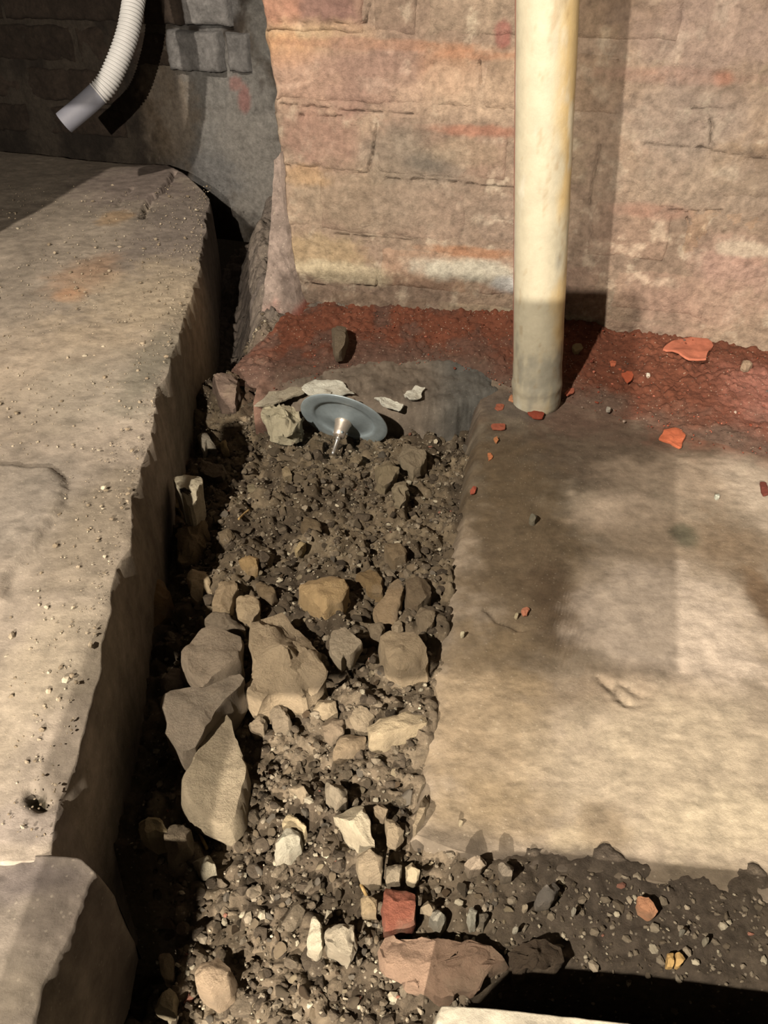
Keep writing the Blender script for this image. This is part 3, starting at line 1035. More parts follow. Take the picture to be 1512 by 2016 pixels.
def tube(name, path, rad, mat, parent=None, na=24, origin=None, cap=True, col=None):
    T = np.gradient(path, axis=0)
    T /= np.linalg.norm(T, axis=1)[:, None]
    ref = np.array([0.3, 1.0, 0.1])
    a = np.cross(T, ref); a /= np.linalg.norm(a, axis=1)[:, None]
    b = np.cross(T, a)
    th = np.linspace(0, 2 * math.pi, na, endpoint=False)
    rad = np.broadcast_to(np.asarray(rad, float), (len(path),))
    V = path[:, None] + rad[:, None, None] * (np.cos(th)[None, :, None] * a[:, None] + np.sin(th)[None, :, None] * b[:, None])
    if cap:
        V = np.concatenate([np.repeat(path[:1, None], na, 1), V, np.repeat(path[-1:, None] - T[-1] * 0.004, na, 1)], 0)
    n = V.shape[0]
    i = np.arange(n * na).reshape(n, na)
    j = np.roll(i, -1, 1)
    q = np.stack([i[:-1], i[1:], j[1:], j[:-1]], -1).reshape(-1, 4)
    o_ = np.zeros(3) if origin is None else origin
    cc = None if col is None else np.tile(col, (n * na, 1))
    return mk(name, V.reshape(-1, 3) - o_, q, mat, parent=parent, col=cc)


path = catmull(cp, 60)
cond = empty('flexible_conduit', tuple(path[-1]))
tag(cond, 'pale ribbed plastic conduit hanging in front of the dark wall', 'conduit')
cut = int(len(path) * 0.80)
ll = np.concatenate([[0], np.cumsum(np.linalg.norm(np.diff(path, axis=0), axis=1))])
ribs = 0.0162 + 0.0012 * np.sin(ll / 0.0055 * 2 * math.pi)
tube('ribbed_tube', path[:cut + 6], ribs[:cut + 6], M_TUBE, cond, origin=path[-1])
e = tube('end_sleeve', path[cut:], 0.0165, M_TUBE2, cond, origin=path[-1])
tag(e, 'smooth grey end sleeve')

# ---------------------------------------------------------------- steel disc on the footing
dv = ray(677, 828)
dc = CAM + dv * (0.778 / dv[1])
nrm_e = math.radians(-30)
# normal leans towards the viewer and down; a little to the left
nv = np.array([-0.27, -math.cos(nrm_e), math.sin(nrm_e)])
nv /= np.linalg.norm(nv)
disc = empty('steel_disc', tuple(dc))
tag(disc, 'round grey galvanised steel disc with a central spindle, leaning on the footing', 'disc')
zaxis = Vector(nv)
rotq = zaxis.to_track_quat('Z', 'Y')
disc.rotation_mode = 'QUATERNION'
disc.rotation_quaternion = rotq


def lathe(name, prof, mat, parent, na=96):
    th = np.linspace(0, 2 * math.pi, na, endpoint=False)
    V = np.array([[(r * math.cos(t), r * math.sin(t), z) for t in th] for r, z in prof])
    n = len(prof)
    i = np.arange(n * na).reshape(n, na)
    j = np.roll(i, -1, 1)
    q = np.stack([i[:-1], j[:-1], j[1:], i[1:]], -1).reshape(-1, 4)
    return mk(name, V.reshape(-1, 3), q, mat, parent=parent)


RD = 0.0525
pr = [(0.0, -0.0035), (0.012, -0.0035), (0.033, -0.0045), (0.036, -0.003), (RD - .0006, -0.0016), (RD, -0.0010), (RD, -0.0002), (RD - .0006, 0.0002)]
pr += [(0.047, 0.0003), (0.040, 0.0002), (0.0372, 0.0000), (0.0358, -0.0012), (0.0345, -0.0022), (0.030, -0.0022), (0.022, -0.0012), (0.015, 0.0008), (0.010, 0.0026), (0.0, 0.003)]
lathe('plate', pr, M_STEEL, disc)
lathe('boss', [(0, 0.001), (0.0100, 0.001), (0.0103, 0.0034), (0.0096, 0.0048), (0.0092, 0.006), (0.0075, 0.016), (0.0068, 0.0215), (0.006, 0.022), (0.0, 0.022)], M_BOSS, disc, 48)
lathe('spindle', [(0, 0.021), (0.0029, 0.021), (0.0029, 0.028), (0.0022, 0.029), (0.0022, 0.043), (0.0017, 0.0455), (0, 0.046)], M_PIN, disc, 32)
lathe('back_stub', [(0, -0.030), (0.006, -0.030), (0.006, -0.003), (0, -0.003)], M_BOSS, disc, 32)
for a in (0.9, 2.9, 5.0):
    k = lathe('grub_screw', [(0, 0), (0.0016, 0), (0.0016, 0.0006), (0, 0.0008)], M_STEEL, disc, 16)
    k.location = (0.0070 * math.cos(a), 0.0070 * math.sin(a), 0.0185)
    k.rotation_euler = (0, math.radians(86), a)


# ---------------------------------------------------------------- stones traced one by one
def polyrock(name, px, h, color, seed, bury=0.5, flat=3.0, facets=3, lift=None, tilt=(0, 0), rough=0.0015, mat=None, base=None, slope=1.0):
    r = np.random.default_rng(seed)
    c2 = np.mean(np.array(px, float), 0)
    q = P(c2[0], c2[1], -0.02)
    for _ in range(4):
        zg = (soil_z(q[0], q[1]) if base is None else base) + (lift or 0)
        q = P(c2[0], c2[1], zg + 0.4 * h)
    zmid = zg + 0.4 * h
    W = np.array([P(x, y, zmid + 0.2 * h) for x, y in px])
    cen = W.mean(0)
    ang = np.arctan2(W[:, 1] - cen[1], W[:, 0] - cen[0])
    rad = np.hypot(W[:, 0] - cen[0], W[:, 1] - cen[1])
    o = np.argsort(ang)
    ang, rad = ang[o], rad[o]
    na = 56
    th = np.linspace(-math.pi, math.pi, na, endpoint=False)
    # straight edges between the traced corners
    xs, ys = rad * np.cos(ang), rad * np.sin(ang)
    R = np.zeros(na)
    n = len(ang)
    for i, t in enumerate(th):
        k = np.searchsorted(ang, t) % n
        x1, y1, x2, y2 = xs[k - 1], ys[k - 1], xs[k], ys[k]
        dx, dy = math.cos(t), math.sin(t)
        den = dx * (y2 - y1) - dy * (x2 - x1)
        R[i] = (x1 * (y2 - y1) - y1 * (x2 - x1)) / den if abs(den) > 1e-9 else rad[k]
    R = np.clip(R, 0.25 * rad.min(), 1.15 * rad.max())
    R = 0.7 * R + 0.15 * (np.roll(R, 1) + np.roll(R, -1))
    Rm = R.mean()
    rt = np.array([0.0, .12, .26, .40, .54, .67, .78, .87, .94, .985])
    V = []
    pls = [(r.uniform(0, 6.28), r.uniform(.05, .6), r.uniform(.35, .95) * slope) for _ in range(facets + 3)]
    pls += [(r.uniform(0, 6.28), r.uniform(-.3, .2), r.uniform(.10, .35) * slope) for _ in range(2)]
    for f in rt:
        x, y = f * R * np.cos(th), f * R * np.sin(th)
        z = np.full(na, h * 0.6 * (1 - f ** (flat * 2.5)) ** (1 / flat) + 0.0)
        for (a, oo, s_) in pls:
            z = np.minimum(z, h * 0.6 * (1 - s_ * ((x * math.cos(a) + y * math.sin(a)) / Rm - oo)))
        z = np.maximum(z, -0.3 * h)
        V.append(np.stack([x, y, z], -1))
    for f, zz_ in ((1.0, -0.12), (0.985, -0.35), (0.93, -0.6), (0.8, -0.85), (0.4, -1.0)):
        x, y = f * R * np.cos(th), f * R * np.sin(th)
        V.append(np.stack([x, y, np.full(na, zz_ * h * (0.4 + bury))], -1))
    V = np.array(V)
    m = V.reshape(-1, 3)
    m = m + 1.5 * rough * np.stack([fbm(m + seed, 70, 4, seed % 97 + k) for k in range(3)], -1)
    m = m + 0.16 * Rm * np.stack([fbm(m / Rm + seed, 1.3, 3, seed % 89 + 7 * k) for k in range(3)], -1) * (1, 1, .5 if h < .6 * Rm else 1)
    m[:, 2] += 0.002 * fbm(m + seed, 25, 3, 5)
    m[:, 2] += tilt[0] * m[:, 0] + tilt[1] * m[:, 1]
    m[:na] = m[:na].mean(0)
    nrw = V.shape[0]
    i = np.arange(nrw * na).reshape(nrw, na)
    j = np.roll(i, -1, 1)
    qd = np.stack([i[:-1], i[1:], j[1:], j[:-1]], -1).reshape(-1, 4)
    low = m[-na:].mean(0)
    m = np.concatenate([m, low[None]])
    tri = np.stack([i[-1], np.full(na, len(m) - 1), j[-1]], -1)
    ob = mk(name, m, qd, mat or M_ROCK, tris=tri)
    ob.location = (cen[0], cen[1], zmid)
    ob.color = (*np.clip(alb(*color) * (np.array([1.30, 1.22, 1.10]) if mat is None else 1.0), 0, .9), 1)
    ob.data.set_sharp_from_angle(angle=math.radians(28))
    return ob


TAN, PALE, GREY, DBR, YEL = (158, 134, 102), (186, 166, 134), (142, 126, 102), (104, 86, 62), (176, 142, 92)
MORT = (170, 148, 116)
STONES = [
    # name, outline, height, colour, label, options
    ('rock', [(584, 1160), (607, 1135), (642, 1131), (673, 1138), (686, 1164), (677, 1191), (655, 1200), (640, 1213), (620, 1195)], .030, (172, 142, 98), 'big yellowish rounded rock in the middle of the trench, pointed at its front', dict(facets=4, slope=1.3)),
    ('rock', [(365, 1138), (385, 1127), (407, 1127), (414, 1146), (401, 1164), (420, 1173), (390, 1184), (374, 1175), (376, 1155)], .018, (186, 162, 124), 'pale jagged rock with a notched side near the raised left slab', dict(lift=.006)),
    ('rock', [(429, 1151), (443, 1135), (460, 1138), (471, 1164), (460, 1182), (452, 1204), (416, 1204), (420, 1182)], .018, (162, 138, 104), 'upright tan rock just right of the pale notched rock', dict()),
    ('rock', [(465, 1180), (487, 1177), (514, 1184), (514, 1206), (491, 1226), (469, 1217), (463, 1195)], .018, (172, 148, 112), 'cream cube-like stone above the tall central mortar block', dict()),
    ('rock', [(735, 1200), (786, 1144), (796, 1164), (790, 1195), (777, 1226), (746, 1224)], .012, (146, 122, 90), 'flat triangular stone leaning near the right slab edge', dict(facets=1, tilt=(.1, .25))),
    ('rock', [(799, 1151), (824, 1138), (850, 1155), (848, 1177), (824, 1200), (797, 1182)], .022, (112, 94, 70), 'dark rounded stone against the right slab, beside the triangular stone', dict()),
    ('rock', [(819, 1208), (833, 1197), (859, 1208), (855, 1231), (837, 1244), (824, 1226)], .016, (130, 112, 86), 'knobbly grey stone under the dark rounded stone at the right slab', dict()),
    ('mortar_lump', [(354, 1297), (381, 1266), (398, 1242), (421, 1240), (474, 1262), (480, 1279), (476, 1297), (483, 1310), (456, 1335), (425, 1346), (398, 1361), (383, 1341), (363, 1319)], .026, (140, 122, 98), 'large flat grey mortar lump left of the tall central block', dict(lift=.012, flat=4, facets=2, slope=.5)),
    ('rock', [(403, 1231), (416, 1213), (452, 1217), (483, 1233), (485, 1244), (438, 1242)], .018, (122, 106, 84), 'thin dark stone lying behind the large flat grey lump', dict(facets=1)),
    ('mortar_lump', [(314, 1346), (345, 1319), (376, 1328), (381, 1346), (358, 1359), (327, 1368)], .022, (128, 112, 92), 'small grey wedge under the left end of the large flat lump', dict(lift=.010, facets=2)),
    ('concrete_piece', [(325, 1390), (332, 1372), (376, 1359), (407, 1364), (452, 1341), (483, 1341), (487, 1350), (438, 1408), (416, 1434), (398, 1457), (390, 1492), (358, 1497), (336, 1465), (323, 1457)], .030, (134, 118, 96), 'broad flat concrete piece with a sharp pointed right end', dict(lift=.008, flat=6, facets=1, slope=.3)),
    ('concrete_piece', [(452, 1415), (437, 1422), (415, 1460), (395, 1492), (372, 1525), (357, 1552), (357, 1580), (375, 1610), (400, 1625), (435, 1635), (462, 1636), (474, 1600), (482, 1560), (484, 1510), (468, 1460)], .028, (158, 140, 110), 'large tall wedge of pale concrete pointing up the trench', dict(flat=5, facets=1, slope=.5, tilt=(-.15, .1))),
    ('mortar_block', [(500, 1253), (522, 1226), (558, 1213), (598, 1248), (629, 1279), (640, 1328), (640, 1364), (607, 1381), (553, 1377), (500, 1395), (494, 1372), (502, 1328), (498, 1288)], .032, (160, 138, 106), 'tall block of sandy mortar in the centre of the rubble', dict(flat=5, facets=3, slope=.6, rough=.004)),
    ('rock', [(644, 1271), (655, 1248), (682, 1240), (695, 1257), (713, 1275), (695, 1297), (682, 1297), (675, 1310), (651, 1293)], .014, (158, 140, 112), 'flat rounded flake of stone right of the tall mortar block', dict(flat=6, facets=1, lift=.012, slope=.4)),
    ('rock', [(746, 1262), (762, 1253), (819, 1257), (837, 1279), (846, 1310), (810, 1319), (788, 1328), (762, 1302)], .028, (158, 136, 104), 'tan broad stone with a flat top close to the right slab', dict(flat=4)),
    ('rock', [(613, 1403), (633, 1377), (664, 1386), (669, 1408), (633, 1415)], .014, (168, 146, 112), 'small pale peak of mortar below the tall mortar block', dict()),
    ('rock', [(671, 1406), (686, 1395), (722, 1399), (740, 1410), (731, 1430), (704, 1434)], .014, (156, 136, 106), 'oval chip of stone above the long pale shard', dict(flat=4)),
    ('stone_shard', [(722, 1434), (753, 1421), (806, 1406), (837, 1408), (839, 1426), (802, 1443), (753, 1461), (724, 1463)], .018, (176, 154, 118), 'long pale shard lying crosswise against the right slab edge', dict(flat=4, facets=2)),
    ('stone_shard', [(655, 1485), (669, 1461), (700, 1443), (722, 1448), (722, 1463), (691, 1483), (662, 1492)], .012, (146, 124, 94), 'leaf-shaped tan shard under the long pale crosswise shard', dict(flat=4, facets=1)),
    ('rock', [(635, 1426), (651, 1412), (677, 1421), (677, 1448), (655, 1457), (638, 1448)], .012, (138, 118, 92), 'smooth grey cobble between the small mortar peak and the leaf-shaped shard', dict()),
    ('rock', [(527, 1399), (549, 1390), (576, 1421), (567, 1430), (536, 1428)], .014, (140, 122, 96), 'flat grey chip in front of the tall mortar block', dict(flat=4)),
    ('rock', [(487, 1428), (509, 1412), (525, 1417), (518, 1434), (496, 1439)], .012, (134, 116, 90), 'small oval stone left of the flat grey chip', dict()),
    ('rock', [(277, 1173), (283, 1146), (310, 1142), (336, 1173), (327, 1213), (305, 1231), (283, 1213)], .028, (132, 104, 68), 'brown oval stone wedged in the shadow of the left slab', dict()),
    ('soil_clod', [(339, 1191), (358, 1175), (394, 1213), (376, 1244), (345, 1244)], .022, (86, 72, 54), 'dark crumbly clod above the large flat grey lump', dict(rough=.004)),
    ('rock', [(637, 1546), (656, 1537), (684, 1556), (686, 1574), (663, 1590), (640, 1569)], .020, (146, 130, 104), 'grey rounded stone above the pale wedge of flint', dict()),
    ('flint_wedge', [(656, 1600), (714, 1583), (728, 1625), (739, 1674), (709, 1657), (672, 1620)], .024, (190, 172, 138), 'pale wedge of flint pointing down with a ridge along it', dict(facets=3, slope=1.4)),
    ('rock', [(756, 1620), (769, 1618), (795, 1639), (779, 1662), (760, 1653)], .016, (150, 130, 100), 'small tan stone to the right of the pale flint wedge', dict()),
    ('rock', [(702, 1690), (728, 1681), (756, 1699), (751, 1727), (723, 1734), (705, 1718)], .018, (154, 134, 104), 'round tan cobble just above the red tile fragment', dict(facets=1)),
    ('flint_shard', [(536, 1692), (545, 1657), (566, 1639), (594, 1644), (594, 1667), (570, 1688)], .020, (178, 166, 138), 'bluish white flint shard with a sharp lower left corner', dict(facets=3)),
    ('flint_shard', [(556, 1625), (570, 1604), (589, 1620), (607, 1634), (598, 1648), (570, 1634)], .014, (184, 162, 122), 'cream flint chip touching the top of the bluish white shard', dict()),
    ('rock', [(709, 1769), (742, 1769), (742, 1796), (712, 1796)], .012, (150, 128, 94), 'small square tan stone left of the red tile fragment', dict()),
    ('tile_fragment', [(760, 1745), (820, 1764), (818, 1824), (756, 1833), (751, 1787)], .016, (140, 82, 60), 'square red clay tile fragment lying flat in the soil', dict(flat=9, facets=0, rough=.0008)),
    ('flint_shard', [(603, 1843), (619, 1806), (635, 1829), (633, 1866), (621, 1880), (602, 1866)], .016, (192, 176, 144), 'narrow pale flint chip leaning on a larger grey lump', dict()),
    ('rock', [(635, 1843), (663, 1824), (700, 1831), (705, 1856), (684, 1894), (640, 1870)], .020, (166, 150, 122), 'pale grey lump right of the narrow flint chip', dict(rough=.003)),
    ('rock', [(385, 1931), (404, 1898), (431, 1889), (462, 1917), (455, 1949), (422, 1968), (390, 1949)], .026, (170, 144, 112), 'round pinkish tan cobble standing proud near the bottom', dict(flat=3.5, facets=2, slope=.6)),
    ('rock', [(313, 1884), (325, 1868), (341, 1889), (339, 1926), (320, 1926)], .016, (128, 112, 86), 'oblong grey stone at the lip of the deep gap', dict(base=-.014)),
    ('flint_shard', [(302, 1991), (330, 1949), (348, 1963), (343, 2000)], .014, (160, 144, 112), 'pale pointed shard under the oblong stone at the gap', dict(base=-.014)),
    ('mortar_lump', [(269, 1634), (276, 1618), (320, 1613), (339, 1639), (297, 1655)], .020, (170, 150, 112), 'pale yellowish mortar lump overhanging the dark gap', dict(lift=.006, rough=.003)),
    ('rock', [(325, 1644), (353, 1611), (378, 1639), (376, 1676), (343, 1704), (334, 1704)], .026, (124, 108, 84), 'grey-brown stone below the tall wedge of concrete', dict()),
    ('flint_shard', [(376, 1694), (418, 1692), (425, 1713), (399, 1727)], .016, (172, 158, 128), 'small whitish flint below the grey-brown stone', dict()),
    ('rock', [(797, 1704), (811, 1699), (825, 1718), (816, 1734), (800, 1727)], .014, (178, 158, 122), 'small cream pebble right of the round tan cobble', dict()),
    ('rock', [(758, 1708), (793, 1708), (788, 1736), (763, 1741)], .014, (140, 124, 98), 'small grey pebble between the round cobble and the cream pebble', dict()),
    ('rock', [(566, 1556), (594, 1549), (610, 1569), (598, 1581)], .014, (156, 136, 106), 'low pale stone left of the grey rounded stone', dict()),
    ('rock', [(730, 1588), (751, 1583), (763, 1597), (751, 1611), (732, 1604)], .012, (140, 120, 92), 'small stone touching the upper right of the flint wedge', dict()),
    ('rock', [(825, 1787), (841, 1773), (860, 1782), (848, 1801)], .012, (144, 126, 98), 'small grey stone just right of the red tile fragment', dict()),
    ('flint_shard', [(843, 1806), (862, 1796), (880, 1810), (867, 1833)], .012, (148, 138, 116), 'blue-grey flint pebble right below the red tile fragment', dict()),
    ('rock', [(913, 1698), (941, 1693), (958, 1700), (946, 1714), (922, 1717)], .011, (156, 136, 110), 'pale flattish stone on the dirt below the right slab', dict()),
    ('rock', [(981, 1702), (1014, 1702), (1007, 1726), (988, 1726)], .011, (120, 106, 86), 'squarish grey stone right of the pale flattish stone', dict()),
    ('flint_shard', [(920, 1808), (927, 1792), (941, 1801), (939, 1822), (927, 1825)], .012, (182, 172, 146), 'bluish white flint chip above the broken brick', dict()),
    ('rock', [(943, 1800), (955, 1796), (964, 1808), (955, 1822), (944, 1818)], .010, (120, 108, 88), 'dark pebble touching the bluish white chip', dict()),
    ('stone_plate', [(1054, 1764), (1092, 1735), (1104, 1754), (1083, 1778), (1057, 1778)], .012, (112, 102, 88), 'grey leaning stone plate in the dirt below the right slab', dict(facets=1, tilt=(0, .2))),
    ('brick_chip', [(1250, 1766), (1271, 1768), (1290, 1792), (1285, 1806), (1257, 1787)], .008, (206, 146, 104), 'salmon brick chip in the dark dirt below the right slab', dict(flat=6, facets=1)),
    ('broken_brick', [(748, 1872), (762, 1850), (800, 1846), (860, 1852), (930, 1862), (985, 1878), (1000, 1898), (962, 1920), (925, 1952), (880, 1966), (820, 1948), (780, 1915)], .016, (150, 120, 94), 'broken pinkish brick half sunk at the edge of the dark hole', dict(flat=6, facets=2, slope=.5, rough=.005)),
    ('soil_clod', [(985, 1884), (1010, 1862), (1062, 1856), (1092, 1868), (1102, 1892), (1062, 1912), (1012, 1914)], .024, (76, 62, 46), 'dark earthy clod at the right end of the broken brick', dict(rough=.005)),
    ('hollow_stone', [(341, 953), (371, 940), (397, 949), (402, 972), (384, 1007), (373, 1011), (360, 990)], .030, (200, 184, 150), 'whitish stone with a dark slot in its face', dict(lift=.030, facets=2, slope=.7, flat=4)),
    ('rock', [(330, 964), (347, 951), (364, 990), (352, 1002), (338, 992)], .024, (120, 104, 66), 'olive brown stone behind the whitish slotted stone', dict()),
    ('mortar_lump', [(356, 1050), (364, 1024), (390, 1018), (405, 1037), (395, 1063), (369, 1097), (345, 1101), (341, 1084)], .026, (140, 118, 84), 'gritty lump of old mortar below the whitish slotted stone', dict(lift=.008, rough=.004)),
    ('rock', [(429, 1050), (446, 1039), (463, 1054), (450, 1067), (431, 1065)], .014, (120, 102, 76), 'brown pebble right of the gritty mortar lump', dict()),
    ('rock', [(470, 1106), (485, 1093), (511, 1106), (506, 1123), (485, 1127)], .018, (160, 130, 86), 'yellowish pebble above the row of tan rocks', dict()),
    ('soil_clod', [(388, 921), (403, 906), (442, 921), (438, 938), (403, 942)], .020, (108, 94, 74), 'grey earthy clod above the whitish slotted stone', dict(rough=.004)),
    ('flint_shard', [(388, 856), (397, 850), (407, 874), (429, 884), (399, 895)], .018, (150, 138, 116), 'two-toned flint shard beside the raised left slab', dict()),
    ('rock', [(433, 874), (444, 867), (452, 886), (438, 891)], .012, (160, 136, 94), 'small yellow pebble right of the two-toned flint shard', dict()),
    ('soil_clod', [(416, 757), (433, 732), (468, 740), (465, 779), (429, 779)], .028, (112, 92, 76), 'rounded purple-grey clod left of the footing', dict(rough=.003)),
    ('rock', [(754, 1080), (777, 1069), (801, 1084), (799, 1101), (773, 1106)], .016, (124, 104, 76), 'smooth brown cobble above the flat triangular stone', dict()),
    ('rock', [(592, 1033), (601, 1022), (633, 1033), (631, 1046), (601, 1050)], .012, (110, 92, 66), 'flat brown stone in the middle of the dark soil', dict()),
    ('rock', [(554, 925), (564, 919), (575, 936), (558, 940)], .012, (150, 130, 96), 'pale pebble in the dark soil below the steel disc', dict()),
    ('rock', [(487, 955), (498, 949), (511, 962), (504, 975), (489, 968)], .011, (126, 112, 84), 'flat grey pebble right of the whitish slotted stone', dict()),
    ('rock', [(446, 994), (461, 985), (480, 992), (463, 1005)], .010, (104, 92, 68), 'dark flat pebble below the flat grey pebble', dict()),
    ('rock', [(579, 1080), (597, 1065), (603, 1073), (586, 1091)], .010, (176, 152, 108), 'slim cream pebble above the big yellowish rock', dict()),
    ('mortar_lump', [(790, 874), (829, 874), (842, 908), (816, 934), (790, 917)], .022, (134, 118, 92), 'pale mortar lump in the soil right of the steel disc', dict(rough=.004)),
    ('mortar_lump', [(739, 925), (773, 912), (786, 934), (760, 960), (739, 947)], .018, (128, 112, 84), 'pale crumbly mortar lump below the steel disc, left of another', dict(rough=.004)),
    ('mortar_lump', [(777, 951), (799, 942), (807, 968), (786, 994), (771, 990)], .016, (136, 120, 92), 'lowest of the three pale mortar lumps by the right slab', dict(rough=.004)),
    ('mortar_lump', [(524, 805), (549, 800), (579, 809), (600, 826), (575, 843), (545, 835), (524, 822)], .026, (184, 170, 136), 'white crumbly mortar lump left of the steel disc', dict(rough=.009, lift=.016)),
    ('rock', [(688, 905), (700, 894), (712, 902), (706, 914), (692, 914)], .011, (132, 114, 86), 'small tan pebble just below the steel disc spindle', dict()),
    ('soil_clod', [(608, 872), (625, 862), (640, 870), (636, 884), (615, 886)], .014, (106, 90, 66), 'brown clod touching the lower left rim of the steel disc', dict()),
    ('rock', [(500, 1150), (520, 1145), (540, 1166), (548, 1176), (536, 1184), (515, 1178)], .012, (118, 98, 70), 'brown stone left of the big yellowish rock', dict()),
    ('rock', [(700, 1130), (732, 1122), (756, 1144), (752, 1170), (724, 1166)], .012, (124, 100, 66), 'flat ochre stone in the shade right of the big yellowish rock', dict()),
    ('rock', [(727, 1230), (748, 1228), (760, 1242), (748, 1256), (730, 1250)], .016, (132, 114, 88), 'grey chip behind the broad flat-topped stone', dict()),
    ('rock', [(770, 1232), (788, 1226), (796, 1240), (782, 1250)], .011, (154, 134, 104), 'pale pebble between the triangular stone and the broad stone', dict()),
]
big = []
for k, (nm, px, h, colr, lab, op) in enumerate(STONES):
    o = polyrock(nm, px, h, colr, 1000 + k * 13, **op)
    cat = {'rock': 'stone', 'mortar_lump': 'mortar', 'mortar_block': 'mortar', 'concrete_piece': 'concrete', 'stone_shard': 'stone', 'flint_wedge': 'flint',
           'flint_shard': 'flint', 'tile_fragment': 'tile', 'soil_clod': 'clod', 'stone_plate': 'stone', 'brick_chip': 'brick chip',
           'broken_brick': 'brick', 'hollow_stone': 'stone'}[nm]
    tag(o, lab, cat, group='stones and rubble in the trench')
    big.append((nm, lab, np.mean(np.array(px, float), 0), o, max(np.ptp(np.array(px)[:, 0]), np.ptp(np.array(px)[:, 1]))))
    if nm == 'hollow_stone':
        hs = o
# the slot in the whitish stone: a dark piece on it, coloured as a shaded hollow
sl_ = polyrock('slot', [(352, 958), (362, 960), (378, 970), (376, 975), (362, 970), (353, 964)], .006, (40, 32, 22), 77, facets=0, lift=.056)
sl_.parent = hs
sl_.location = Vector(sl_.location) - Vector(hs.location)
tag(sl_, 'dark slot')

# flakes of red brick on the dust and on the slab
def surf(x, y):
    q = P(x, y, 0.0)
    s = (q - BW.o) @ BW.t
    for _ in range(6):
        s = (q - BW.o) @ BW.t
        dd = (q - BW.o) @ BW.n
        f = float(np.interp(s, su, fdist))
        v = min(1, max(0, dd / f))
        z = float(np.interp(s, su, hz)) * (1 - v) ** 1.25 + 0.002 if v < 1 else 0.0
        q = P(x, y, z)
    return z


FLK = [
    ([(1301, 686), (1325, 672), (1365, 658), (1394, 666), (1406, 680), (1386, 707), (1353, 707), (1329, 695)], (196, 112, 78), 'large salmon brick flake lying on the red dust by the wall'),
    ([(1218, 725), (1232, 713), (1248, 719), (1246, 743), (1236, 755), (1224, 739)], (190, 92, 56), 'orange tapering brick flake left below the large salmon flake'),
    ([(1295, 865), (1309, 848), (1337, 842), (1349, 860), (1339, 885), (1321, 873)], (200, 104, 64), 'bright orange crescent-shaped brick flake alone on the bare slab'),
    ([(1200, 713), (1207, 710), (1213, 714), (1211, 720), (1203, 720)], (190, 100, 64), 'tiny orange crumb left of the tapering brick flake'),
    ([(1111, 776), (1120, 766), (1131, 763), (1129, 773), (1118, 779)], (176, 96, 66), 'orange chip lying right of the pipe foot'),
    ([(972, 804), (978, 795), (992, 795), (990, 806), (980, 808)], (166, 92, 62), 'orange chip on the slab corner left of the pipe foot'),
    ([(967, 836), (995, 836), (994, 846), (970, 846)], (164, 88, 60), 'long flat red chip on the slab below the corner chip'),
    ([(972, 866), (978, 861), (982, 868), (977, 873)], (186, 118, 70), 'tiny ochre crumb under the long flat red chip'),
    ([(960, 892), (966, 890), (971, 900), (963, 907)], (188, 112, 66), 'ochre crumb near the slab edge, lower than the tiny one'),
    ([(925, 966), (932, 956), (938, 958), (935, 970), (927, 972)], (170, 84, 58), 'red crumb right on the edge of the slab'),
    ([(1038, 815), (1058, 810), (1071, 815), (1066, 825), (1048, 824)], (150, 66, 42), 'dark red chip lying in front of the pipe foot'),
    ([(1001, 786), (1007, 776), (1012, 782), (1011, 792)], (196, 128, 84), 'pale orange chip leaning on the left of the pipe foot'),
    ([(1026, 1205), (1036, 1196), (1043, 1202), (1038, 1214), (1030, 1215)], (186, 116, 80), 'faded orange crumb in the middle of the right slab'),
    ([(1495, 952), (1508, 950), (1512, 975), (1500, 978)], (120, 60, 44), 'dark red chip at the right edge of the slab'),
]
for k, (px, c, lab) in enumerate(FLK):
    m = np.mean(px, 0)
    o = polyrock('brick_flake', px, .003 if k > 2 else .004, c, 3000 + k, bury=.2, flat=6, facets=1, slope=.5, rough=.0008, mat=M_FLAKE, base=surf(*m))
    tag(o, lab, 'brick flake', 'red brick flakes on the floor')
PEB = [(1137, 686, 12, 8, (150, 132, 92), 'grey-green pebble on the dust in the pipe shadow'), (1050, 1016, 8, 8, (112, 104, 84), 'round grey pebble stuck in the dark patch on the slab'),
       (1412, 976, 6, 6, (200, 196, 170), 'white pebble at the bright right side of the slab'), (1276, 738, 5, 4, (206, 190, 164), 'white crumb right of the tapering brick flake'),
       (1199, 805, 5, 4, (180, 168, 146), 'pale crumb below the tapering brick flake'), (1470, 717, 12, 7, (170, 142, 112), 'pale chip on the dust right of the large salmon flake'),
       (909, 1247, 5, 4, (206, 190, 150), 'cream crumb near the left edge of the right slab'), (906, 1618, 5, 5, (160, 142, 110), 'pale pebble on the near left corner of the right slab'),
       (1018, 1212, 4, 4, (196, 176, 136), 'cream crumb left of the faded orange crumb'),
       (1323, 1928, 9, 9, (176, 128, 104), 'pinkish pebble on the brink of the dark hole'), (1345, 1832, 6, 5, (148, 138, 116), 'blue-grey pebble on the dirt above the wood chip'),
       (1392, 1850, 7, 8, (150, 138, 112), 'oval grey pebble right of the wood chip'), (1132, 1792, 4, 8, (172, 160, 134), 'thin pale splinter of stone below the leaning plate'),
       (1034, 1784, 6, 5, (178, 158, 126), 'cream crumb below the squarish grey stone'), (1012, 1829, 6, 4, (190, 178, 150), 'pale oval crumb above the clod by the hole'),
       (903, 1848, 6, 4, (186, 172, 138), 'pale crumb on the top edge of the broken brick')]
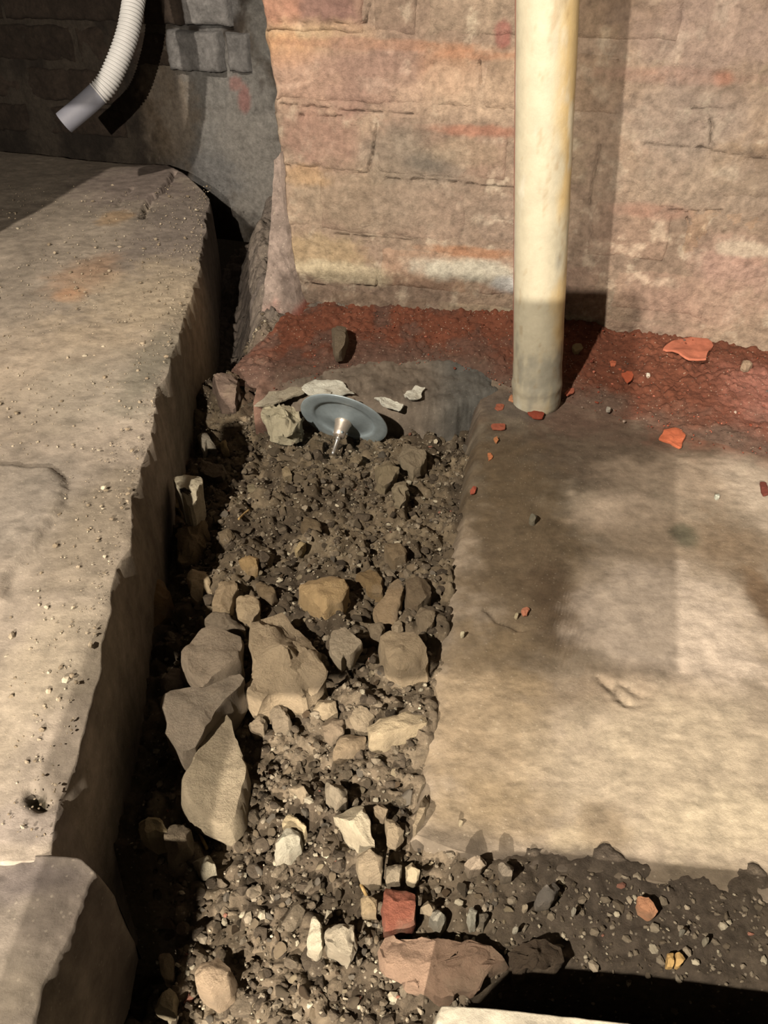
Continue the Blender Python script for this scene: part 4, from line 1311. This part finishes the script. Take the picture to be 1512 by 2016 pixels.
for k, (x, y, rx, ry, c, lab) in enumerate(PEB):
    r = np.random.default_rng(k)
    px = [(x + rx * math.cos(a) * r.uniform(.8, 1.1), y + ry * math.sin(a) * r.uniform(.8, 1.1)) for a in np.linspace(0, 6.28, 8)[:-1]]
    b = surf(x, y) if y < 1660 else None
    o = polyrock('pebble', px, .0055 if rx < 8 else .010, c, 4000 + k, bury=.3, facets=2, rough=.0008, base=b, lift=0 if b is not None else .001)
    tag(o, lab, 'pebble', 'pebbles on the slab and dirt')
# stone standing on the dust near the wall, sliver at the slab edge, wood chip
o = polyrock('rock', [(653, 655), (662, 642), (680, 645), (684, 660), (676, 684), (660, 690)], .022, (116, 100, 78), 5001, base=surf(668, 668) + .004, facets=3)
tag(o, 'small grey stone standing on the red dust near the wall', 'stone', 'stones and rubble in the trench')
o = polyrock('mortar_sliver', [(838, 1556), (845, 1575), (833, 1608), (820, 1640), (814, 1630), (824, 1590)], .014, (150, 130, 100), 5002, base=-.004, facets=1, flat=5)
tag(o, 'thin curled sliver of mortar peeling at the edge of the right slab', 'mortar')
o = polyrock('wood_chip', [(1313, 1877), (1325, 1876), (1325, 1904), (1313, 1903)], .006, (206, 160, 92), 5003, base=.0, facets=0, flat=8, mat=M_FLAKE, rough=.0005)
tag(o, 'yellow square wood chip in the dirt, left of its pair', 'wood chip')
o = polyrock('wood_chip', [(1329, 1877), (1338, 1876), (1347, 1891), (1336, 1905), (1329, 1903)], .006, (204, 158, 92), 5004, base=.0, facets=0, flat=8, mat=M_FLAKE, rough=.0005)
tag(o, 'yellow pointed wood chip in the dirt, right of its pair', 'wood chip')
# white plaster smears on the footing
for k, px in enumerate([[(502, 792), (530, 772), (575, 764), (602, 770), (575, 785), (520, 800)],
                        [(592, 766), (610, 752), (645, 749), (680, 758), (702, 775), (650, 780), (600, 778)],
                        [(799, 775), (816, 757), (835, 766), (829, 783), (807, 788)],
                        [(734, 783), (756, 784), (794, 797), (790, 805), (751, 798)]]):
    o = polyrock('plaster_smear', px, .0035, (224, 216, 190) if k != 0 else (176, 162, 134), 5100 + k, base=.0045, facets=1, flat=4, rough=.003)
    o.parent = foot
    tag(o, 'white plaster smear')
# small roots
for k, (a, m, b, lab) in enumerate([((711, 1742), (716, 1752), (722, 1764), 'thin yellowish root sticking out above the square tan stone'),
                                    ((392, 1640), (400, 1655), (408, 1672), 'short pale stick in the hollow below the tall concrete wedge'),
                                    ((470, 1022), (480, 1012), (490, 1004), 'fine straw lying in the dark soil left of the flat brown stone')]):
    pts = []
    for q, dz in ((a, .004), (m, .009), (b, .005)):
        w = P(q[0], q[1], -0.02)
        for _ in range(3): w = P(q[0], q[1], float(soil_top(w[0], w[1])) + dz)
        pts.append(w)
    o = tube('twig', catmull(pts, 8), 0.0011, M_WOOD, na=8, origin=pts[1])
    o.location = pts[1]
    tag(o, lab, 'twig')

# ---------------------------------------------------------------- smaller stones, each one a thing
bm = bmesh.new()
bmesh.ops.create_icosphere(bm, subdivisions=3, radius=1.0)
ICO = np.array([v.co[:] for v in bm.verts])
ICT = np.array([[v.index for v in f.verts] for f in bm.faces])
bm.free()
bm = bmesh.new()
bmesh.ops.create_icosphere(bm, subdivisions=1, radius=1.0)
IC1 = np.array([v.co[:] for v in bm.verts])
IT1 = np.array([[v.index for v in f.verts] for f in bm.faces])
bm.free()


def faceted(pts, r, n=9):
    v = pts.copy()
    for _ in range(n):
        d = r.normal(size=3)
        d /= np.linalg.norm(d)
        h = r.uniform(.45, .85)
        k = v @ d
        v = v - np.maximum(k - h, 0)[:, None] * d
    return v


variants = []
for k in range(14):
    r = np.random.default_rng(900 + k)
    v = faceted(ICO, r) * (r.uniform(.8, 1.2), r.uniform(.6, 1.0), r.uniform(.5, .8))
    v = v + 0.05 * np.stack([fbm(v, 2.5, 4, 40 + k + q) for q in range(3)], -1)
    o = mk('pebble', v, np.zeros((0, 4)), M_ROCK, tris=ICT)
    o.data.set_sharp_from_angle(angle=math.radians(25))
    variants.append(o.data)
    bpy.data.objects.remove(o)

r = np.random.default_rng(55)
names_dir = [('right of', 1, 0), ('left of', -1, 0), ('above', 0, -1), ('below', 0, 1)]
placed = [(b[2], b[4] * 0.5) for b in big]
used = {}
count = 0
tries = 0


def in_trench(x, y):
    if y < 1640:
        q = P(x, y, -0.03)
        return xleft(q[1]) + 0.02 < q[0] < xright(q[1]) - 0.008
    if y < 1700: return 330 < x < 830
    if y < 1880: return 335 < x < 1000
    return 320 < x < 760


GRPS = {}
while count < 270 and tries < 60000:
    tries += 1
    y = r.uniform(860, 2010)
    x = r.uniform(250, 1010)
    if not in_trench(x, y): continue
    dens = np.interp(y, [860, 1050, 1150, 1350, 2016], [.2, .35, 1, 1, 1])
    if r.uniform() > dens: continue
    pxr = r.choice([6, 7, 8, 10, 13, 17], p=[.12, .18, .2, .2, .18, .12])
    if any(np.hypot(*(p - (x, y))) < q + pxr * .8 for p, q in placed): continue
    tone, tname = [((150, 130, 100), 'tan'), ((122, 106, 82), 'grey-brown'), ((180, 160, 124), 'pale'), ((136, 124, 104), 'grey'), ((104, 84, 60), 'brown')][r.choice(5, p=[.3, .3, .15, .15, .1])]
    tone = tuple(np.clip(np.array(tone) * r.uniform(.85, 1.12), 0, 255))
    dd = [np.hypot(*(b[2] - (x, y))) for b in big]
    nb = big[int(np.argmin(dd))]
    dx, dy = x - nb[2][0], y - nb[2][1]
    side = ('right of' if dx > 0 else 'left of') if abs(dx) > abs(dy) else ('below' if dy > 0 else 'above')
    short = ' '.join(nb[1].split()[:6])
    for cutw in (' in', ' with', ' to', ' the', ' a', ' of', ' just', ' lying', ' near', ' at', ' left', ' right', ' above', ' below', ' behind', ' and', ' under', ' beside', ' between', ' its', ' touching'):
        if short.endswith(cutw): short = short[:-len(cutw)]
    size = {6: 'tiny', 7: 'very small', 8: 'small', 10: 'medium', 13: 'larger', 17: 'quite large'}[int(pxr)]
    lab = f'{size} {tname} pebble {side} the {short}'
    lab = ' '.join(lab.split()[:16])
    if lab in used: continue
    used[lab] = 1
    w = P(x, y, -0.03)
    for _ in range(3): w = P(x, y, float(soil_top(w[0], w[1])))
    R = pxr * mpp(w)
    o = bpy.data.objects.new('pebble', variants[r.integers(14)])
    COL.objects.link(o)
    o.location = (w[0], w[1], w[2] + 0.32 * R)
    o.scale = (R * r.uniform(.9, 1.2), R * r.uniform(.8, 1.1), R * r.uniform(.8, 1.1))
    o.rotation_euler = (r.uniform(-.5, .5), r.uniform(-.5, .5), r.uniform(0, 6.28))
    o.color = (*(alb(*tone) * np.array([1.30, 1.2, 1.08])), 1)
    placed.append((np.array([x, y]), pxr))
    tag(o, lab, 'pebble', 'loose pebbles in the trench')
    count += 1

# ---------------------------------------------------------------- gravel, crumbs and grit nobody could count
def scatter(name, pts, rads, cols, seed, label, mat=M_GRAV):
    r = np.random.default_rng(seed)
    n = len(pts)
    base_ = [faceted(IC1, r, 5) for _ in range(24)]
    nv = len(IC1)
    V = np.zeros((n, nv, 3))
    for i in range(n):
        a = r.uniform(0, 6.28)
        b = base_[i % 24] * (r.uniform(.7, 1.3), r.uniform(.6, 1.1), r.uniform(.4, .9))
        ca, sa = math.cos(a), math.sin(a)
        V[i, :, 0] = b[:, 0] * ca - b[:, 1] * sa
        V[i, :, 1] = b[:, 0] * sa + b[:, 1] * ca
        V[i, :, 2] = b[:, 2]
    V = V * np.asarray(rads)[:, None, None] + np.asarray(pts)[:, None]
    T = (IT1[None] + (np.arange(n) * nv)[:, None, None]).reshape(-1, 3)
    c = np.repeat(np.asarray(cols), nv, 0)
    o = mk(name, V.reshape(-1, 3), np.zeros((0, 4)), mat, tris=T, col=c, smooth=False)
    return tag(o, label, name.replace('_', ' '), kind='stuff')


r = np.random.default_rng(77)
pts, rads, cols = [], [], []
while len(pts) < 11000:
    x, y = r.uniform(-0.30, 0.30), 0.12 + 0.9 * r.uniform() ** 1.3
    g_ = x - xleft(np.array([y]))[0]
    if g_ < 0.012: continue
    if y > ynear(np.array([x]))[0] and x > xright(np.array([y]))[0] - 0.006: continue
    if y > 0.80 and x > -0.13: continue
    if behind_wall(np.array([x]), np.array([y]), -.01)[0]: continue
    if x > 0.03 and r.uniform() > 0.7 and y < .3: continue
    rr = 0.0009 * (1 + r.pareto(2.2))
    if rr > 0.0045: continue
    pts.append((x, y, float(soil_top(x, y)) + rr * .25))
    rads.append(rr)
    t = r.choice(5, p=[.33, .32, .22, .12, .01])
    cols.append(alb(*[(98, 82, 60), (124, 106, 80), (150, 130, 100), (180, 160, 124), (140, 92, 68)][t]) * r.uniform(.8, 1.15))
scatter('soil_gravel', pts, rads, cols, 5, 'fine gravel and soil crumbs scattered over the trench floor')

pts, rads, cols = [], [], []
for _ in range(4000):
    y = 0.21 + 1.25 * r.uniform() ** 1.2
    x = xleft(np.array([y]))[0] - 0.004 - 0.6 * r.uniform() ** 1.5
    rr = 0.0006 * (1 + r.pareto(2.2))
    if rr > .0036: continue
    pts.append((x, y, ZA + 0.0010 + rr * .2))
    rads.append(rr)
    cols.append(alb(*[(170, 146, 112), (140, 118, 88), (186, 164, 128)][r.choice(3, p=[.45, .4, .15])]) * r.uniform(.8, 1.1))
scatter('slab_grit', pts, rads, cols, 6, 'loose sandy grit lying on the raised left slab')

pts, rads, cols = [], [], []
for _ in range(900):
    k = r.uniform()
    s_ = r.uniform(-.3, .45)
    v = r.uniform(0.05, 1.05)
    dd = float(np.interp(s_, su, fdist)) * v
    p = BW.pt(np.array([s_]), np.array([0.]), np.array([dd]))[0]
    z = float(np.interp(s_, su, hz)) * (1 - min(v, 1)) ** 1.25 + .004
    rr = 0.0007 * (1 + r.pareto(2.4))
    if rr > .0035 or math.hypot(p[0] - .183, p[1] - .815) < .034: continue
    pts.append((p[0], p[1], z))
    rads.append(rr)
    cols.append(alb(*[(150, 74, 48), (186, 108, 78), (120, 60, 40), (190, 160, 130), (110, 88, 70)][r.choice(5, p=[.35, .2, .2, .1, .15])]))
scatter('brick_crumbs', pts, rads, cols, 8, 'loose red and pale crumbs strewn over the brick dust')

bm = bmesh.new()
bmesh.ops.create_icosphere(bm, subdivisions=2, radius=1.0)
IC1 = np.array([v.co[:] for v in bm.verts])
IT1 = np.array([[v.index for v in f.verts] for f in bm.faces])
bm.free()
pts, rads, cols = [], [], []
while len(pts) < 1500:
    x, y = r.uniform(-0.30, 0.12), 0.13 + 0.9 * r.uniform() ** 1.2
    g_ = x - xleft(np.array([y]))[0]
    if g_ < 0.012 or x > xright(np.array([y]))[0] - 0.006 or (y > .80 and x > -.13): continue
    if behind_wall(np.array([x]), np.array([y]), -.01)[0]: continue
    if x > 0.02 and y < .26: continue
    rr = 0.0025 * (1 + r.pareto(2.5))
    if rr > 0.0085: continue
    pts.append((x, y, float(soil_top(x, y)) + rr * .1))
    rads.append(rr)
    t = r.choice(4, p=[.4, .3, .2, .1])
    cols.append(alb(*[(92, 76, 56), (112, 94, 70), (132, 112, 84), (78, 64, 46)][t]) * r.uniform(.85, 1.15))
scatter('soil_crumbs', pts, rads, cols, 15, 'brown lumps of soil lying all over the trench', M_SOIL)
